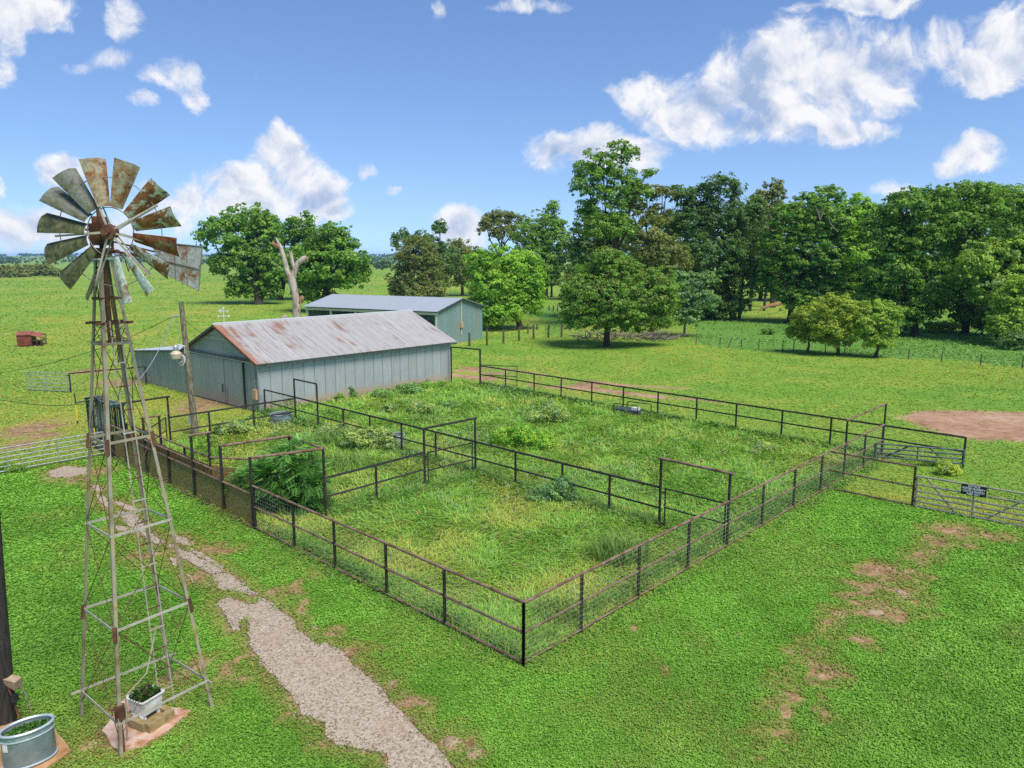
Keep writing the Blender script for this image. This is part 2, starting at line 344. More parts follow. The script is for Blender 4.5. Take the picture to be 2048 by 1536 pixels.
def leafmat(name, trans=0.3, rough=0.5, spec=0.3):
    m, nt, out = newmat(name)
    c = nt.attr('Col', 'Color')
    p = nt.new('ShaderNodeBsdfPrincipled'); nt.l.new(c, p.inputs['Base Color']); p.inputs['Roughness'].default_value = rough; p.inputs['Specular IOR Level'].default_value = spec
    t = nt.new('ShaderNodeBsdfTranslucent'); nt.l.new(nt.mix(1.0, c, (1.0, 1.15, 0.5), 'MULTIPLY'), t.inputs[0])
    mx = nt.new('ShaderNodeMixShader'); mx.inputs[0].default_value = trans
    nt.l.new(p.outputs[0], mx.inputs[1]); nt.l.new(t.outputs[0], mx.inputs[2]); nt.l.new(mx.outputs[0], out.inputs[0]); return m
M['leaf'] = leafmat('tree_leaves', 0.42)
M['blade'] = leafmat('grass_blades', 0.25, 0.6, 0.2)
# ------------------------------------------------------------------ value noise
_rs = np.random.default_rng(11); _lat = _rs.random((256, 256))
def vn(x, y, sc):
    x = np.asarray(x) * sc; y = np.asarray(y) * sc
    i = np.floor(x).astype(int); j = np.floor(y).astype(int); fx = x - i; fy = y - j
    fx = fx * fx * (3 - 2 * fx); fy = fy * fy * (3 - 2 * fy)
    g = lambda a, b: _lat[a % 256, b % 256]
    return (g(i, j) * (1 - fx) + g(i + 1, j) * fx) * (1 - fy) + (g(i, j + 1) * (1 - fx) + g(i + 1, j + 1) * fx) * fy
def fbm(x, y, sc): return 0.5 * vn(x, y, sc) + 0.3 * vn(x + 17, y + 5, sc * 2.1) + 0.2 * vn(x + 3, y + 31, sc * 4.3)
def inpoly(x, y, poly):
    x = np.asarray(x); y = np.asarray(y); r = np.zeros(x.shape, bool); n = len(poly)
    for i in range(n):
        x1, y1 = poly[i][0], poly[i][1]; x2, y2 = poly[(i + 1) % n][0], poly[(i + 1) % n][1]
        c = (y1 > y) != (y2 > y)
        if y2 != y1: r ^= c & (x < (x2 - x1) * (y - y1) / (y2 - y1) + x1)
    return r
def segdist(x, y, poly, closed=True):
    d = np.full(np.asarray(x).shape, 1e9); n = len(poly)
    for i in range(n if closed else n - 1):
        ax, ay = poly[i][0], poly[i][1]; bx, by = poly[(i + 1) % n][0], poly[(i + 1) % n][1]
        dx, dy = bx - ax, by - ay; L = dx * dx + dy * dy + 1e-9
        t = np.clip(((x - ax) * dx + (y - ay) * dy) / L, 0, 1)
        d = np.minimum(d, np.hypot(x - ax - t * dx, y - ay - t * dy))
    return d
def sstep(x, a, b):
    t = np.clip((x - a) / (b - a), 0, 1); return t * t * (3 - 2 * t)
def Gn(u, v):
    x = (u - 1024) / F; y = -(v - 768) / F
    dy = CT + y * ST; dz = -ST + y * CT; t = -H / dz
    return x * t, dy * t
gp = lambda pts: [G(u, v) for u, v in pts]
# ------------------------------------------------------------------ key lines
cA = G(1047, 1333); cR = G(1763, 914); cL = G(228, 915); cB0 = G(960, 770); cB1 = G(1925, 938)
cM0 = G(531, 827); cM1 = G(1318, 1056); barnN = G(521, 826); barnF = G(903, 762)
LAWN = [cA, G(1655, 980), G(1824, 1013), G(2048, 1056), Vector((41, 6, 0)), Vector((41, -30, 0)), Vector((-75, -30, 0)), G(0, 951), G(210, 912), cL]
PEN = [cA, cR, cB0, barnF, barnN, G(342, 889), cL]
PATHS = [gp(p) for p in [
    [(437, 1208), (450, 1228), (466, 1262), (480, 1262), (478, 1245), (490, 1238), (500, 1246), (497, 1270), (501, 1293), (525, 1332), (559, 1366), (589, 1405), (602, 1431), (649, 1447), (655, 1472), (674, 1490), (740, 1502), (771, 1508), (774, 1536), (800, 1620), (1000, 1640), (910, 1536), (834, 1456), (773, 1396), (770, 1384), (725, 1347), (698, 1326), (683, 1305), (652, 1287), (634, 1290), (612, 1272), (589, 1257), (589, 1244), (549, 1214), (540, 1202), (519, 1196), (517, 1206), (501, 1211), (471, 1200), (456, 1196)],
    [(425, 1149), (456, 1146), (490, 1172), (516, 1191), (500, 1192), (466, 1180), (440, 1182), (433, 1170)],
    [(330, 1086), (358, 1097), (392, 1112), (420, 1128), (452, 1146), (425, 1149), (392, 1133), (366, 1120), (352, 1104)],
    [(235, 1024), (262, 1026), (285, 1042), (293, 1058), (308, 1074), (330, 1084), (322, 1092), (300, 1085), (276, 1066), (254, 1050)],
    [(341, 1070), (362, 1074), (383, 1088), (370, 1093), (350, 1084)], [(380, 1097), (410, 1110), (446, 1138), (432, 1132), (398, 1116)],
    [(192, 990), (212, 996), (222, 1014), (214, 1017), (200, 1004)], [(180, 969), (200, 972), (204, 985), (192, 984)], [(222, 1003), (248, 1006), (276, 1020), (262, 1025), (240, 1014)],
    [(98, 944), (130, 934), (172, 936), (176, 948), (140, 955), (100, 955)], [(340, 1116), (352, 1120), (354, 1134), (344, 1130)], [(228, 1052), (256, 1058), (250, 1064), (232, 1062)], [(372, 1150), (384, 1152), (392, 1168), (382, 1166)]]]
RIGHTDIRT = [(1763, 1141, 40, 14), (1747, 1157, 30, 10), (1803, 1184, 55, 14), (1767, 1222, 62, 17), (1722, 1218, 30, 10), (1700, 1224, 30, 11), (1660, 1237, 22, 8), (1640, 1257, 22, 9), (1713, 1277, 34, 9), (1747, 1301, 26, 9), (1617, 1304, 26, 8), (1597, 1331, 22, 20), (1653, 1334, 42, 10), (1560, 1391, 22, 14), (1565, 1364, 14, 12), (1650, 1424, 16, 14), (1513, 1507, 16, 8), (1550, 1444, 24, 10), (1905, 1060, 55, 14), (1863, 1081, 25, 9), (1923, 1087, 25, 9), (1967, 1067, 35, 10), (1847, 1117, 26, 12), (1256, 1258, 10, 5), (1334, 1352, 8, 5), (1470, 1262, 10, 4), (1690, 1190, 30, 10), (1575, 1420, 26, 14), (1630, 1360, 40, 12), (1540, 1470, 30, 12), (1820, 1150, 40, 12), (1740, 1180, 40, 12)]
LEFTDIRT = [(60, 858, 50, 18), (85, 872, 32, 9), (40, 890, 40, 8), (430, 802, 60, 12), (395, 815, 40, 10), (470, 806, 30, 8), (230, 766, 40, 6), (185, 742, 40, 5), (265, 1440, 100, 55), (380, 1340, 30, 25), (480, 1320, 25, 40), (610, 1170, 20, 20), (600, 1222, 26, 14), (650, 1262, 26, 12), (705, 1300, 24, 14), (785, 1372, 36, 16), (830, 1410, 24, 16), (900, 1480, 36, 18), (945, 1515, 30, 16), (560, 1180, 30, 12), (440, 1100, 30, 10), (590, 1440, 30, 14), (660, 1490, 34, 14), (400, 1160, 26, 16), (150, 960, 40, 8), (200, 940, 30, 8), (300, 1110, 40, 14)]
REDAREA = gp([(1812, 835), (1850, 824), (1930, 822), (2050, 826), (2250, 838), (2250, 885), (2048, 880), (1960, 879), (1900, 868), (1850, 852)])
RUT1 = gp([(925, 735), (1000, 737), (1100, 752), (1240, 770), (1380, 778), (1560, 795), (1720, 815), (1860, 830)])
RUT2 = gp([(905, 750), (960, 757), (1060, 768), (1180, 778), (1300, 792), (1440, 805), (1600, 822), (1760, 835), (1850, 845)])
WEEDS = gp([(1385, 689), (1520, 700), (1700, 712), (1880, 722), (2050, 736), (2400, 757), (2400, 640), (1900, 640), (1400, 640)])
TWEED = gp([(1090, 675), (1150, 660), (1150, 620), (1060, 612), (1085, 650)])
TRAIL = gp([(1930, 1055), (1880, 1075), (1850, 1115), (1790, 1160), (1800, 1190), (1755, 1225), (1690, 1228), (1650, 1256), (1612, 1310), (1590, 1345), (1560, 1395), (1545, 1450), (1510, 1510)])
SLAB = gp([(205, 1465), (236, 1503), (285, 1499), (330, 1470), (360, 1443), (382, 1426), (362, 1419), (330, 1420), (300, 1400), (262, 1395), (232, 1412), (225, 1440)])
def masks(x, y):
    """lawn, pen, dirt, red, weed, path for world points"""
    x = np.asarray(x, float); y = np.asarray(y, float)
    jx = x + 0.5 * (fbm(x, y, 0.9) - 0.5); jy = y + 0.5 * (fbm(x + 40, y + 9, 0.9) - 0.5)
    lawn = inpoly(x, y, LAWN); pen = inpoly(x, y, PEN)
    dirt = np.zeros(x.shape); path = np.zeros(x.shape, bool)
    near = (np.abs(x) < 40) & (y < 75)
    xn, yn = x[near], y[near]; dn = np.zeros(xn.shape); pn = np.zeros(xn.shape, bool)
    for P in PATHS:
        d = segdist(xn, yn, P); i = inpoly(xn, yn, P); pn |= i & (d > 0.16 * fbm(xn * 1.0, yn, 5.0) * 1.3)
        dn = np.maximum(dn, np.where(i, 1.0, 0.62 * sstep(d, 0.8, 0.02)))
    jxn = xn + 1.5 * (fbm(xn, yn, 1.3) - 0.5); jyn = yn + 1.5 * (fbm(xn + 40, yn + 9, 1.3) - 0.5)
    tr = segdist(xn, yn, TRAIL, False); dn = np.maximum(dn, 0.62 * sstep(tr, 1.0, 0.1) * sstep(fbm(xn, yn, 1.1), .36, .56))
    for (u, v, ru, rv) in RIGHTDIRT + LEFTDIRT:
        c = G(u, v); rx = ru * (c.y) / F * 1.05; ry = max(rx * 0.35, rv * (c.y ** 2 + H * H) / (F * H)) * 1.1
        d = np.hypot((jxn - c.x) / rx, (jyn - c.y) / ry)
        dn = np.maximum(dn, 0.95 * sstep(d, 2.1, 0.1))
    dirt[near] = dn; path[near] = pn
    n = fbm(x, y, 0.25)
    rut = np.zeros(x.shape); b = (y < 75) & (x > -12) & (x < 40)
    for rr, w in ((RUT1, 0.8), (RUT2, 1.3)):
        rut[b] = np.maximum(rut[b], sstep(segdist(x[b], y[b], rr, False), w, 0.05))
    fade = np.where(x < 9, 1.0, np.clip(1.0 - (x - 9) / 14, 0.25, 1))
    red = rut * fade * sstep(n, 0.30, 0.55)
    bare = np.zeros(x.shape)
    for (u, v, ru, rv) in [(1150, 770, 120, 9), (930, 742, 40, 9), (930, 760, 35, 6), (1010, 748, 60, 6), (985, 757, 40, 6)]:
        c = G(u, v); bare = np.maximum(bare, sstep(np.hypot((jx - c.x) / (ru * c.y / F), (jy - c.y) / (rv * (c.y ** 2 + H * H) / (F * H))), 1.4, 0.3))
    red = np.maximum(red, 0.9 * bare * sstep(fbm(x, y, 0.7), 0.36, 0.56))
    ra = inpoly(jx, jy, REDAREA); red = np.maximum(red, np.where(ra, 1.0, 0.6 * sstep(segdist(jx, jy, REDAREA), 1.6, 0.0)))
    wx = x + 9 * (fbm(x, y, 0.12) - .5); wy = y + 9 * (fbm(x + 7, y + 33, 0.12) - .5); wy = np.where(y < 80, y + 2 * (fbm(x, y, .5) - .5), wy); weed = ((inpoly(wx, wy, WEEDS)) | inpoly(wx, wy, TWEED)).astype(float)
    return lawn.astype(float), pen.astype(float) * (1 - lawn), dirt, red, weed, path
# ------------------------------------------------------------------ ground sheet
def axis(lo, hi, step, far_lo, far_hi):
    a = list(np.arange(lo, hi + 1e-6, step)); s = step
    while a[-1] < far_hi: s *= 1.16; a.append(a[-1] + s)
    s = step; b = [lo]
    while b[-1] > far_lo: s *= 1.16; b.append(b[-1] - s)
    return np.array(b[::-1][:-1] + a)
def relief(x, y):
    r = np.hypot(x, y)
    z = 0.035 * (fbm(x, y, 0.35) - 0.5) * (r < 300)
    return z + 16 * sstep(y, 1500, 3200) * (0.6 + 0.8 * fbm(x, y, 0.0012))
def build_ground():
    xs = axis(-34, 38, 0.2, -7000, 7000); ys = axis(6, 62, 0.2, -300, 8000)
    X, Y = np.meshgrid(xs, ys); x = X.ravel(); y = Y.ravel(); nx, ny = len(xs), len(ys)
    V = np.stack([x, y, relief(x, y)], 1).astype(np.float32)
    idx = np.arange(nx * ny).reshape(ny, nx)
    q = np.stack([idx[:-1, :-1], idx[:-1, 1:], idx[1:, 1:], idx[1:, :-1]], -1).reshape(-1, 4)
    me = bpy.data.meshes.new('ground')
    me.vertices.add(len(V)); me.vertices.foreach_set('co', V.ravel())
    me.loops.add(q.size); me.loops.foreach_set('vertex_index', q.ravel().astype(np.int32))
    me.polygons.add(len(q)); me.polygons.foreach_set('loop_start', np.arange(0, q.size, 4, dtype=np.int32)); me.update(calc_edges=True)
    la, pe, di, re, we, pa = masks(x, y)
    for nm, arr in (('Zone', (la, pe, di)), ('Zone2', (re, we, pa.astype(float)))):
        a = me.attributes.new(nm, 'FLOAT_COLOR', 'POINT'); c = np.ones((len(x), 4), np.float32); c[:, :3] = np.stack(arr, 1); a.data.foreach_set('color', c.ravel())
    m, nt, out = newmat('ground')
    P = pos(nt)
    z1 = nt.new('ShaderNodeSeparateColor'); nt.l.new(nt.attr('Zone', 'Color'), z1.inputs[0])
    z2 = nt.new('ShaderNodeSeparateColor'); nt.l.new(nt.attr('Zone2', 'Color'), z2.inputs[0])
    nb = nt.noise(P, 0.028, 5, 0.62); nm_ = nt.noise(P, 0.22, 5, 0.65); nf = nt.noise(P, 2.2, 5, 0.7); nx_ = nt.noise(P, 14, 3, 0.7)
    past = nt.ramp(nt.math('ADD', nt.math('MULTIPLY', nb, 0.5), nt.math('MULTIPLY', nm_, 0.5)), [(0.36, (0.125, 0.26, 0.032)), (0.48, (0.195, 0.33, 0.040)), (0.55, (0.28, 0.345, 0.050)), (0.64, (0.41, 0.355, 0.068))])
    past = nt.mix(nt.math('MULTIPLY', nt.smooth(nf, 0.40, 0.70), 0.45), past, (0.085, 0.19, 0.018))
    past = nt.mix(nt.math('MULTIPLY', nt.smooth(nx_, 0.55, 0.75), 0.35), past, (0.27, 0.36, 0.05))
    lawn = nt.ramp(nt.math('ADD', nt.math('MULTIPLY', nm_, 0.4), nt.math('MULTIPLY', nf, 0.6)), [(0.32, (0.07, 0.20, 0.014)), (0.55, (0.115, 0.30, 0.022)), (0.75, (0.16, 0.32, 0.033))])
    pen = nt.ramp(nt.math('ADD', nt.math('MULTIPLY', nm_, 0.6), nt.math('MULTIPLY', nf, 0.4)), [(0.36, (0.09, 0.21, 0.02)), (0.52, (0.15, 0.26, 0.028)), (0.66, (0.23, 0.26, 0.04))])
    weed = nt.ramp(nf, [(0.35, (0.08, 0.20, 0.026)), (0.65, (0.16, 0.32, 0.055))])
    c = nt.mix(z2.outputs[1], past, weed); c = nt.mix(z1.outputs[1], c, pen); c = nt.mix(z1.outputs[0], c, lawn)
    dn = nt.math('ADD', z1.outputs[2], nt.math('MULTIPLY', nt.math('SUBTRACT', nt.math('ADD', nt.math('MULTIPLY', nf, 0.6), nt.math('MULTIPLY', nx_, 0.4)), 0.5), 1.6))
    dirt = nt.ramp(nt.math('ADD', nt.math('MULTIPLY', nf, 0.55), nt.math('MULTIPLY', nx_, 0.45)), [(0.34, (0.08, 0.043, 0.018)), (0.45, (0.20, 0.115, 0.05)), (0.55, (0.36, 0.235, 0.12)), (0.68, (0.55, 0.42, 0.27))])
    c = nt.mix(nt.math('MULTIPLY', nt.smooth(dn, 0.12, 0.45), 0.6), c, (0.30, 0.24, 0.07)); c = nt.mix(nt.smooth(dn, 0.50, 0.80), c, dirt)
    rn = nt.math('ADD', z2.outputs[0], nt.math('MULTIPLY', nt.math('SUBTRACT', nf, 0.5), 0.9))
    red = nt.ramp(nt.math('ADD', nt.math('MULTIPLY', nm_, 0.6), nt.math('MULTIPLY', nf, 0.4)), [(0.36, (0.13, 0.07, 0.04)), (0.44, (0.29, 0.16, 0.09)), (0.54, (0.41, 0.25, 0.15)), (0.62, (0.46, 0.31, 0.20)), (0.70, (0.36, 0.31, 0.26))])
    c = nt.mix(nt.smooth(rn, 0.32, 0.68), c, red)
    finish(nt, out, c, 0.9, 0, nt.math('ADD', nf, nx_), 0.5, 0.06, spec=0.1)
    o = link_mesh('ground', me, m, None, True); tag(o, kind='structure')
build_ground()
# ------------------------------------------------------------------ gravel path, slabs
def jag(P, rng, amp=0.07, step=0.16):
    out = []; n = len(P)
    for i in range(n):
        a, b = Vector(P[i]), Vector(P[(i + 1) % n]); L = (b - a).length; k = max(1, int(L / step))
        nr = Vector((-(b - a).y, (b - a).x, 0)).normalized()
        for j in range(k):
            p = a.lerp(b, j / k); q = fbm(np.array([p.x]), np.array([p.y]), 2.2)[0] - 0.5
            out.append(p + nr * (rng.uniform(-amp, amp) * 0.6 + q * amp * 3))
    return out
def gravelmat():
    m, nt, out = newmat('exposed_pebble_gravel')
    P = pos(nt)
    vo = nt.new('ShaderNodeTexVoronoi'); nt.put(vo.inputs['Vector'], P); vo.inputs['Scale'].default_value = 42
    v2 = nt.new('ShaderNodeTexVoronoi'); nt.put(v2.inputs['Vector'], P); v2.inputs['Scale'].default_value = 20
    sp = nt.new('ShaderNodeSeparateColor'); nt.l.new(vo.outputs['Color'], sp.inputs[0])
    s2 = nt.new('ShaderNodeSeparateColor'); nt.l.new(v2.outputs['Color'], s2.inputs[0])
    c = nt.ramp(nt.math('ADD', nt.math('MULTIPLY', sp.outputs[0], 0.6), nt.math('MULTIPLY', s2.outputs[0], 0.4)), [(0.08, (0.13, 0.09, 0.055)), (0.3, (0.29, 0.22, 0.15)), (0.55, (0.375, 0.30, 0.215)), (0.8, (0.48, 0.405, 0.305))])
    n = nt.noise(P, 0.7, 5, 0.65)
    c = nt.mix(nt.math('MULTIPLY', nt.smooth(n, 0.52, 0.68), 0.4), c, (0.36, 0.24, 0.15))
    c = nt.mix(nt.math('MULTIPLY', nt.smooth(nt.noise(P, 3, 4, 0.6), 0.55, 0.7), 0.3), c, (0.50, 0.42, 0.33))
    finish(nt, out, c, 0.9, 0, vo.outputs['Distance'], 0.12, 0.01, spec=0.2); return m
M['gravel'] = gravelmat()
rngp = np.random.default_rng(3)
mb = MB()
for ip_, P in enumerate(PATHS):
    J = jag(P, rngp)
    a = sum(J[i].x * J[(i + 1) % len(J)].y - J[(i + 1) % len(J)].x * J[i].y for i in range(len(J)))
    if a < 0: J = J[::-1]
    mb.slab([(p.x, p.y, -0.03 - .004 * ip_) for p in J], (0, 0, 0.058 + .008 * ip_ - .003 * ip_))
tag(mb.build('gravel_path', M['gravel']), kind='structure')
mb = MB(); J = jag(SLAB, rngp, 0.03, 0.12); mb.slab([(p.x, p.y, -0.05) for p in J], (0, 0, 0.10))
tag(mb.build('concrete_slab', M['concrete']), kind='structure')
mb = MB(); J = jag(gp([(-60, 1470), (75, 1440), (112, 1466), (128, 1488), (143, 1507), (100, 1536), (40, 1600), (-60, 1560)]), rngp, 0.02, 0.15); mb.slab([(p.x, p.y, -0.05) for p in J], (0, 0, 0.12))
tag(mb.build('concrete_slab', M['slabtan']), kind='structure')
def loose_gravel():
    rng = np.random.default_rng(29); P = PATHS[0]; X, Y = [], []
    for P in PATHS[:5]:
        for i in range(len(P)):
            a, b = P[i], P[(i + 1) % len(P)]; n = int((b - a).length * 42); f = rng.random(n)
            X.append(a.x + (b.x - a.x) * f + rng.normal(size=n) * .10); Y.append(a.y + (b.y - a.y) * f + rng.normal(size=n) * .10)
    x = np.concatenate(X); y = np.concatenate(Y); n = len(x); t = rng.random((n, 1))
    C = np.stack([x, y, np.full(n, .040)], 1); N = nrmz(rng.normal(size=(n, 3)) * .25 + np.array([0, 0, 1]))
    c = np.array([.16, .11, .07]) * (1 - t) + np.array([.44, .36, .27]) * t
    tag(quads_mesh('loose_gravel', leaf_quads(rng, C, N, rng.uniform(.025, .06, n), .75), M['blade'], c), kind='stuff')
loose_gravel()
# scattered pale stones in the worn patches
def stone(p, r, rng, label, group='pale stones showing through the turf'):
    import bmesh
    bm = bmesh.new(); bmesh.ops.create_icosphere(bm, subdivisions=2, radius=1)
    for v in bm.verts:
        k = 1 + 0.35 * (vn(np.array([v.co.x * 1.7 + p.x * 7]), np.array([v.co.y * 1.7 + v.co.z + p.y * 3]), 1.0)[0] - 0.5) * 2
        v.co = Vector((v.co.x * r * k * 0.8, v.co.y * r * 0.6 * k, v.co.z * r * 0.14 * k))
    me = bpy.data.meshes.new('stone'); bm.to_mesh(me); bm.free()
    o = link_mesh('stone', me, M['stone'], None, True); o.location = (p.x, p.y, 0.0); o.rotation_euler.z = rng.uniform(0, 6.28)
    tag(o, label, 'stone', group)
STONES = [(1863, 1078, .17, 'pale stone in the bare patch near the sign gate, westmost of three'), (1893, 1080, .16, 'low pale stone in middle of bare patch by the sign gate'), (1901, 1071, .17, 'pale stone closest to the sign gate in the bare patch'), (1805, 1186, .22, 'flat pale stone in worn lawn north of the biggest bare patch'), (1752, 1225, .30, 'largest flat pale stone in the biggest bare lawn patch'),
    (604, 1227, .16, 'small pale stone in grass beside the gravel path bend'), (631, 1254, .16, 'pinkish stone in the grass strip right of the gravel path'), (646, 1274, .14, 'tiny pale stone where the gravel path edge frays'), (786, 1366, .18, 'pale stone in orange dirt right of the gravel path'), (809, 1383, .17, 'rounded pale stone near orange dirt beside the gravel path'), (905, 1484, .28, 'large pale stone beside gravel path at the bottom edge'), (945, 1508, .30, 'flat broken stone at photo bottom beside the gravel path'), (872, 1462, .12, 'small stone in reddish dirt at lower gravel path')]
rs_ = np.random.default_rng(5)
for u, v, r, lb in STONES: stone(G(u, v), r, rs_, lb)
# ------------------------------------------------------------------ grass (stuff)
def sample_uv(rng, n, u0, u1, v0, v1): return rng.uniform(u0, u1, n), rng.uniform(v0, v1, n)
def lawn_grass():
    rng = np.random.default_rng(21)
    u, v = sample_uv(rng, 640000, -200, 2250, 852, 1680)
    x, y = Gn(u, v); la, pe, di, re, we, pa = masks(x, y)
    keep = (la > .5) & ~pa & (rng.random(len(x)) > np.clip(di * 1.5 - 0.50 + 1.5 * (fbm(x, y, 2.5) - .5), 0, 0.985)) & ~inpoly(x, y, SLAB)
    x, y, di = x[keep], y[keep], di[keep]; n = len(x); d = np.hypot(np.hypot(x, y), H)
    size = np.maximum(0.034, 0.0026 * d) * rng.uniform(0.7, 1.4, n)
    patch = fbm(x, y, 0.3); p2 = fbm(x + 90, y, 1.6)
    C = np.stack([x, y, 0.015 + rng.random(n) ** 1.5 * 0.034 * (0.6 + p2)], 1)
    N = nrmz(rng.normal(size=(n, 3)) * np.array([.34, .34, .2]) + np.array([0, 0, 1.0]))
    p3 = fbm(x + 11, y + 77, 0.55); t = np.clip(rng.random(n) * 0.55 + (p2 - .5) * 0.7 + 0.9 * (p3 - .38) + 0.3 * (patch - .3), 0, 1)[:, None]
    c = np.array([0.130, 0.290, 0.029]) * (1 - t) + np.array([0.310, 0.575, 0.078]) * t
    yl = (sstep(patch, .48, .70) * 0.65 + sstep(di, 0.02, 0.5) * 0.85)[:, None] * rng.random((n, 1))
    c = c * (1 - yl) + np.array([0.27, 0.22, 0.06]) * yl
    o = quads_mesh('lawn_grass', leaf_quads(rng, C, N, size, 0.62), M['blade'], c); tag(o, kind='stuff')
def blades(rng, x, y, L, w, tilt, ang, c0):
    """bent grass blades: two quads each"""
    n = len(x); dirh = np.stack([np.cos(ang), np.sin(ang), np.zeros(n)], 1); side = np.stack([-np.sin(ang), np.cos(ang), np.zeros(n)], 1)
    b = np.stack([x, y, np.zeros(n)], 1); up = np.array([0, 0, 1.0])
    e1 = dirh * np.cos(tilt)[:, None] + up * np.sin(tilt)[:, None]; t2 = tilt * 0.25 - 0.1
    e2 = dirh * np.cos(t2)[:, None] + up * np.sin(t2)[:, None]
    m = b + e1 * (L * .55)[:, None]; t = m + e2 * (L * .5)[:, None]; W = side * (w / 2)[:, None]
    q1 = np.stack([b - W, b + W, m + W * .9, m - W * .9], 1); q2 = np.stack([m - W * .9, m + W * .9, t + W * .15, t - W * .15], 1)
    return np.concatenate([q1, q2]), np.concatenate([c0, c0 * 1.1])
def pen_grass():
    rng = np.random.default_rng(22)
    u, v = sample_uv(rng, 250000, 180, 1790, 755, 1335)
    x, y = Gn(u, v); la, pe, di, re, we, pa = masks(x, y)
    keep = pe > .5; x, y = x[keep], y[keep]; n = len(x); d = np.hypot(np.hypot(x, y), H)
    sw = fbm(x, y, 0.22); tall = fbm(x + 50, y + 20, 0.33)
    ang = sw * 14 + fbm(x, y, 1.1) * 5 + rng.normal(size=n) * 0.8
    L = (0.14 + 0.30 * tall) * rng.uniform(.5, 1.4, n) + 0.002 * d; w = np.maximum(0.018, 0.0011 * d) * rng.uniform(.7, 1.3, n)
    tilt = np.clip(rng.normal(0.75, 0.35, n) - 0.3 * (tall > .55), 0.1, 1.4)
    t = rng.random((n, 1)); k = np.clip((fbm(x, y + 70, 0.28) - 0.42) * 2.4 + 0.5 * (fbm(x, y, 1.7) - .5), 0, .85)[:, None]
    g = np.array([0.145, 0.30, 0.030]) * (1 - t) + np.array([0.33, 0.56, 0.08]) * t
    yl = np.array([0.27, 0.35, 0.045]) * (1 - t) + np.array([0.56, 0.55, 0.105]) * t
    c = g * (1 - k) + yl * k
    straw = (rng.random((n, 1)) < 0.05 + 0.07 * k); c = np.where(straw, np.array([0.48, 0.33, 0.11]), c)
    pale = (rng.random((n, 1)) < 0.06); c = np.where(pale, np.array([0.30, 0.42, 0.17]), c)
    Q, cc = blades(rng, x, y, L, w, tilt, ang, c)
    o = quads_mesh('paddock_grass', Q, M['blade'], cc); tag(o, kind='stuff')
def pasture_grass():
    rng = np.random.default_rng(23)
    u, v = sample_uv(rng, 270000, -120, 2170, 548, 1070)
    x, y = Gn(u, v); la, pe, di, re, we, pa = masks(x, y)
    keep = (la < .5) & (pe < .5) & (rng.random(len(x)) > np.clip(re * 1.4 - .2, 0, .98)) & (rng.random(len(x)) > np.clip(di * 1.3 - .2, 0, .95))
    x, y, we = x[keep], y[keep], we[keep]; n = len(x); d = np.hypot(x, y)
    L = (0.0026 * d + 0.05) * rng.uniform(.6, 1.3, n) * (1 + 1.1 * we * rng.random(n) * sstep(fbm(x, y, .2), .35, .6)); w = L * np.where(we > .5, .22, .35)
    t = rng.random((n, 1)); k = np.clip((fbm(x, y, 0.045) - 0.40) * 3.4 + (fbm(x, y, .35) - .5) * 0.8, 0, 1)[:, None] * (1 - we[:, None] * .8)
    t = t * .8 + .15
    g = np.array([0.155, 0.305, 0.037]) * (1 - t) + np.array([0.255, 0.42, 0.054]) * t
    yl = np.array([0.32, 0.355, 0.048]) * (1 - t) + np.array([0.50, 0.435, 0.075]) * t
    c = g * (1 - k) + yl * k; wd = (np.array([0.115, 0.245, 0.035]) * (1 - t) + np.array([0.26, 0.42, 0.095]) * t)
    c = np.where(we[:, None] > .5, wd, c)
    Q, cc = blades(rng, x, y, L, w, rng.uniform(.12, .6, n) + .25 * we, rng.uniform(0, 6.28, n), c)
    o = quads_mesh('pasture_grass', Q, M['blade'], cc); tag(o, kind='stuff')
lawn_grass(); pen_grass(); pasture_grass()
def paddock_weeds():
    rng = np.random.default_rng(27); u, v = sample_uv(rng, 60000, 420, 1760, 768, 1120); x, y = Gn(u, v); la, pe, di, re, we, pa = masks(x, y)
    m = fbm(x + 30, y + 60, .32) * .65 + fbm(x, y, 1.3) * .35
    k = (pe > .5) & (rng.random(len(x)) < sstep(m, .50, .64) * np.clip((y - 22) / 14, .12, 1)); x, y, m = x[k], y[k], m[k]; n = len(x); d = np.hypot(np.hypot(x, y), H)
    hgt = (.18 + 1.6 * np.clip(m - .48, 0, .3)) * rng.uniform(.4, 1.15, n); C = np.stack([x, y, hgt], 1)
    N = nrmz(rng.normal(size=(n, 3)) * .7 + np.array([0, 0, .7])); t = rng.random((n, 1)); kind = (fbm(x + 9, y, .25) > .5)[:, None]
    c = np.where(kind, np.array([.12, .25, .06]) * (1 - t) + np.array([.30, .43, .19]) * t, np.array([.075, .22, .03]) * (1 - t) + np.array([.22, .46, .06]) * t)
    tag(quads_mesh('paddock_weeds', leaf_quads(rng, C, N, np.maximum(.09, .0042 * d) * rng.uniform(.6, 1.3, n), .45), M['blade'], c), kind='stuff')
paddock_weeds()
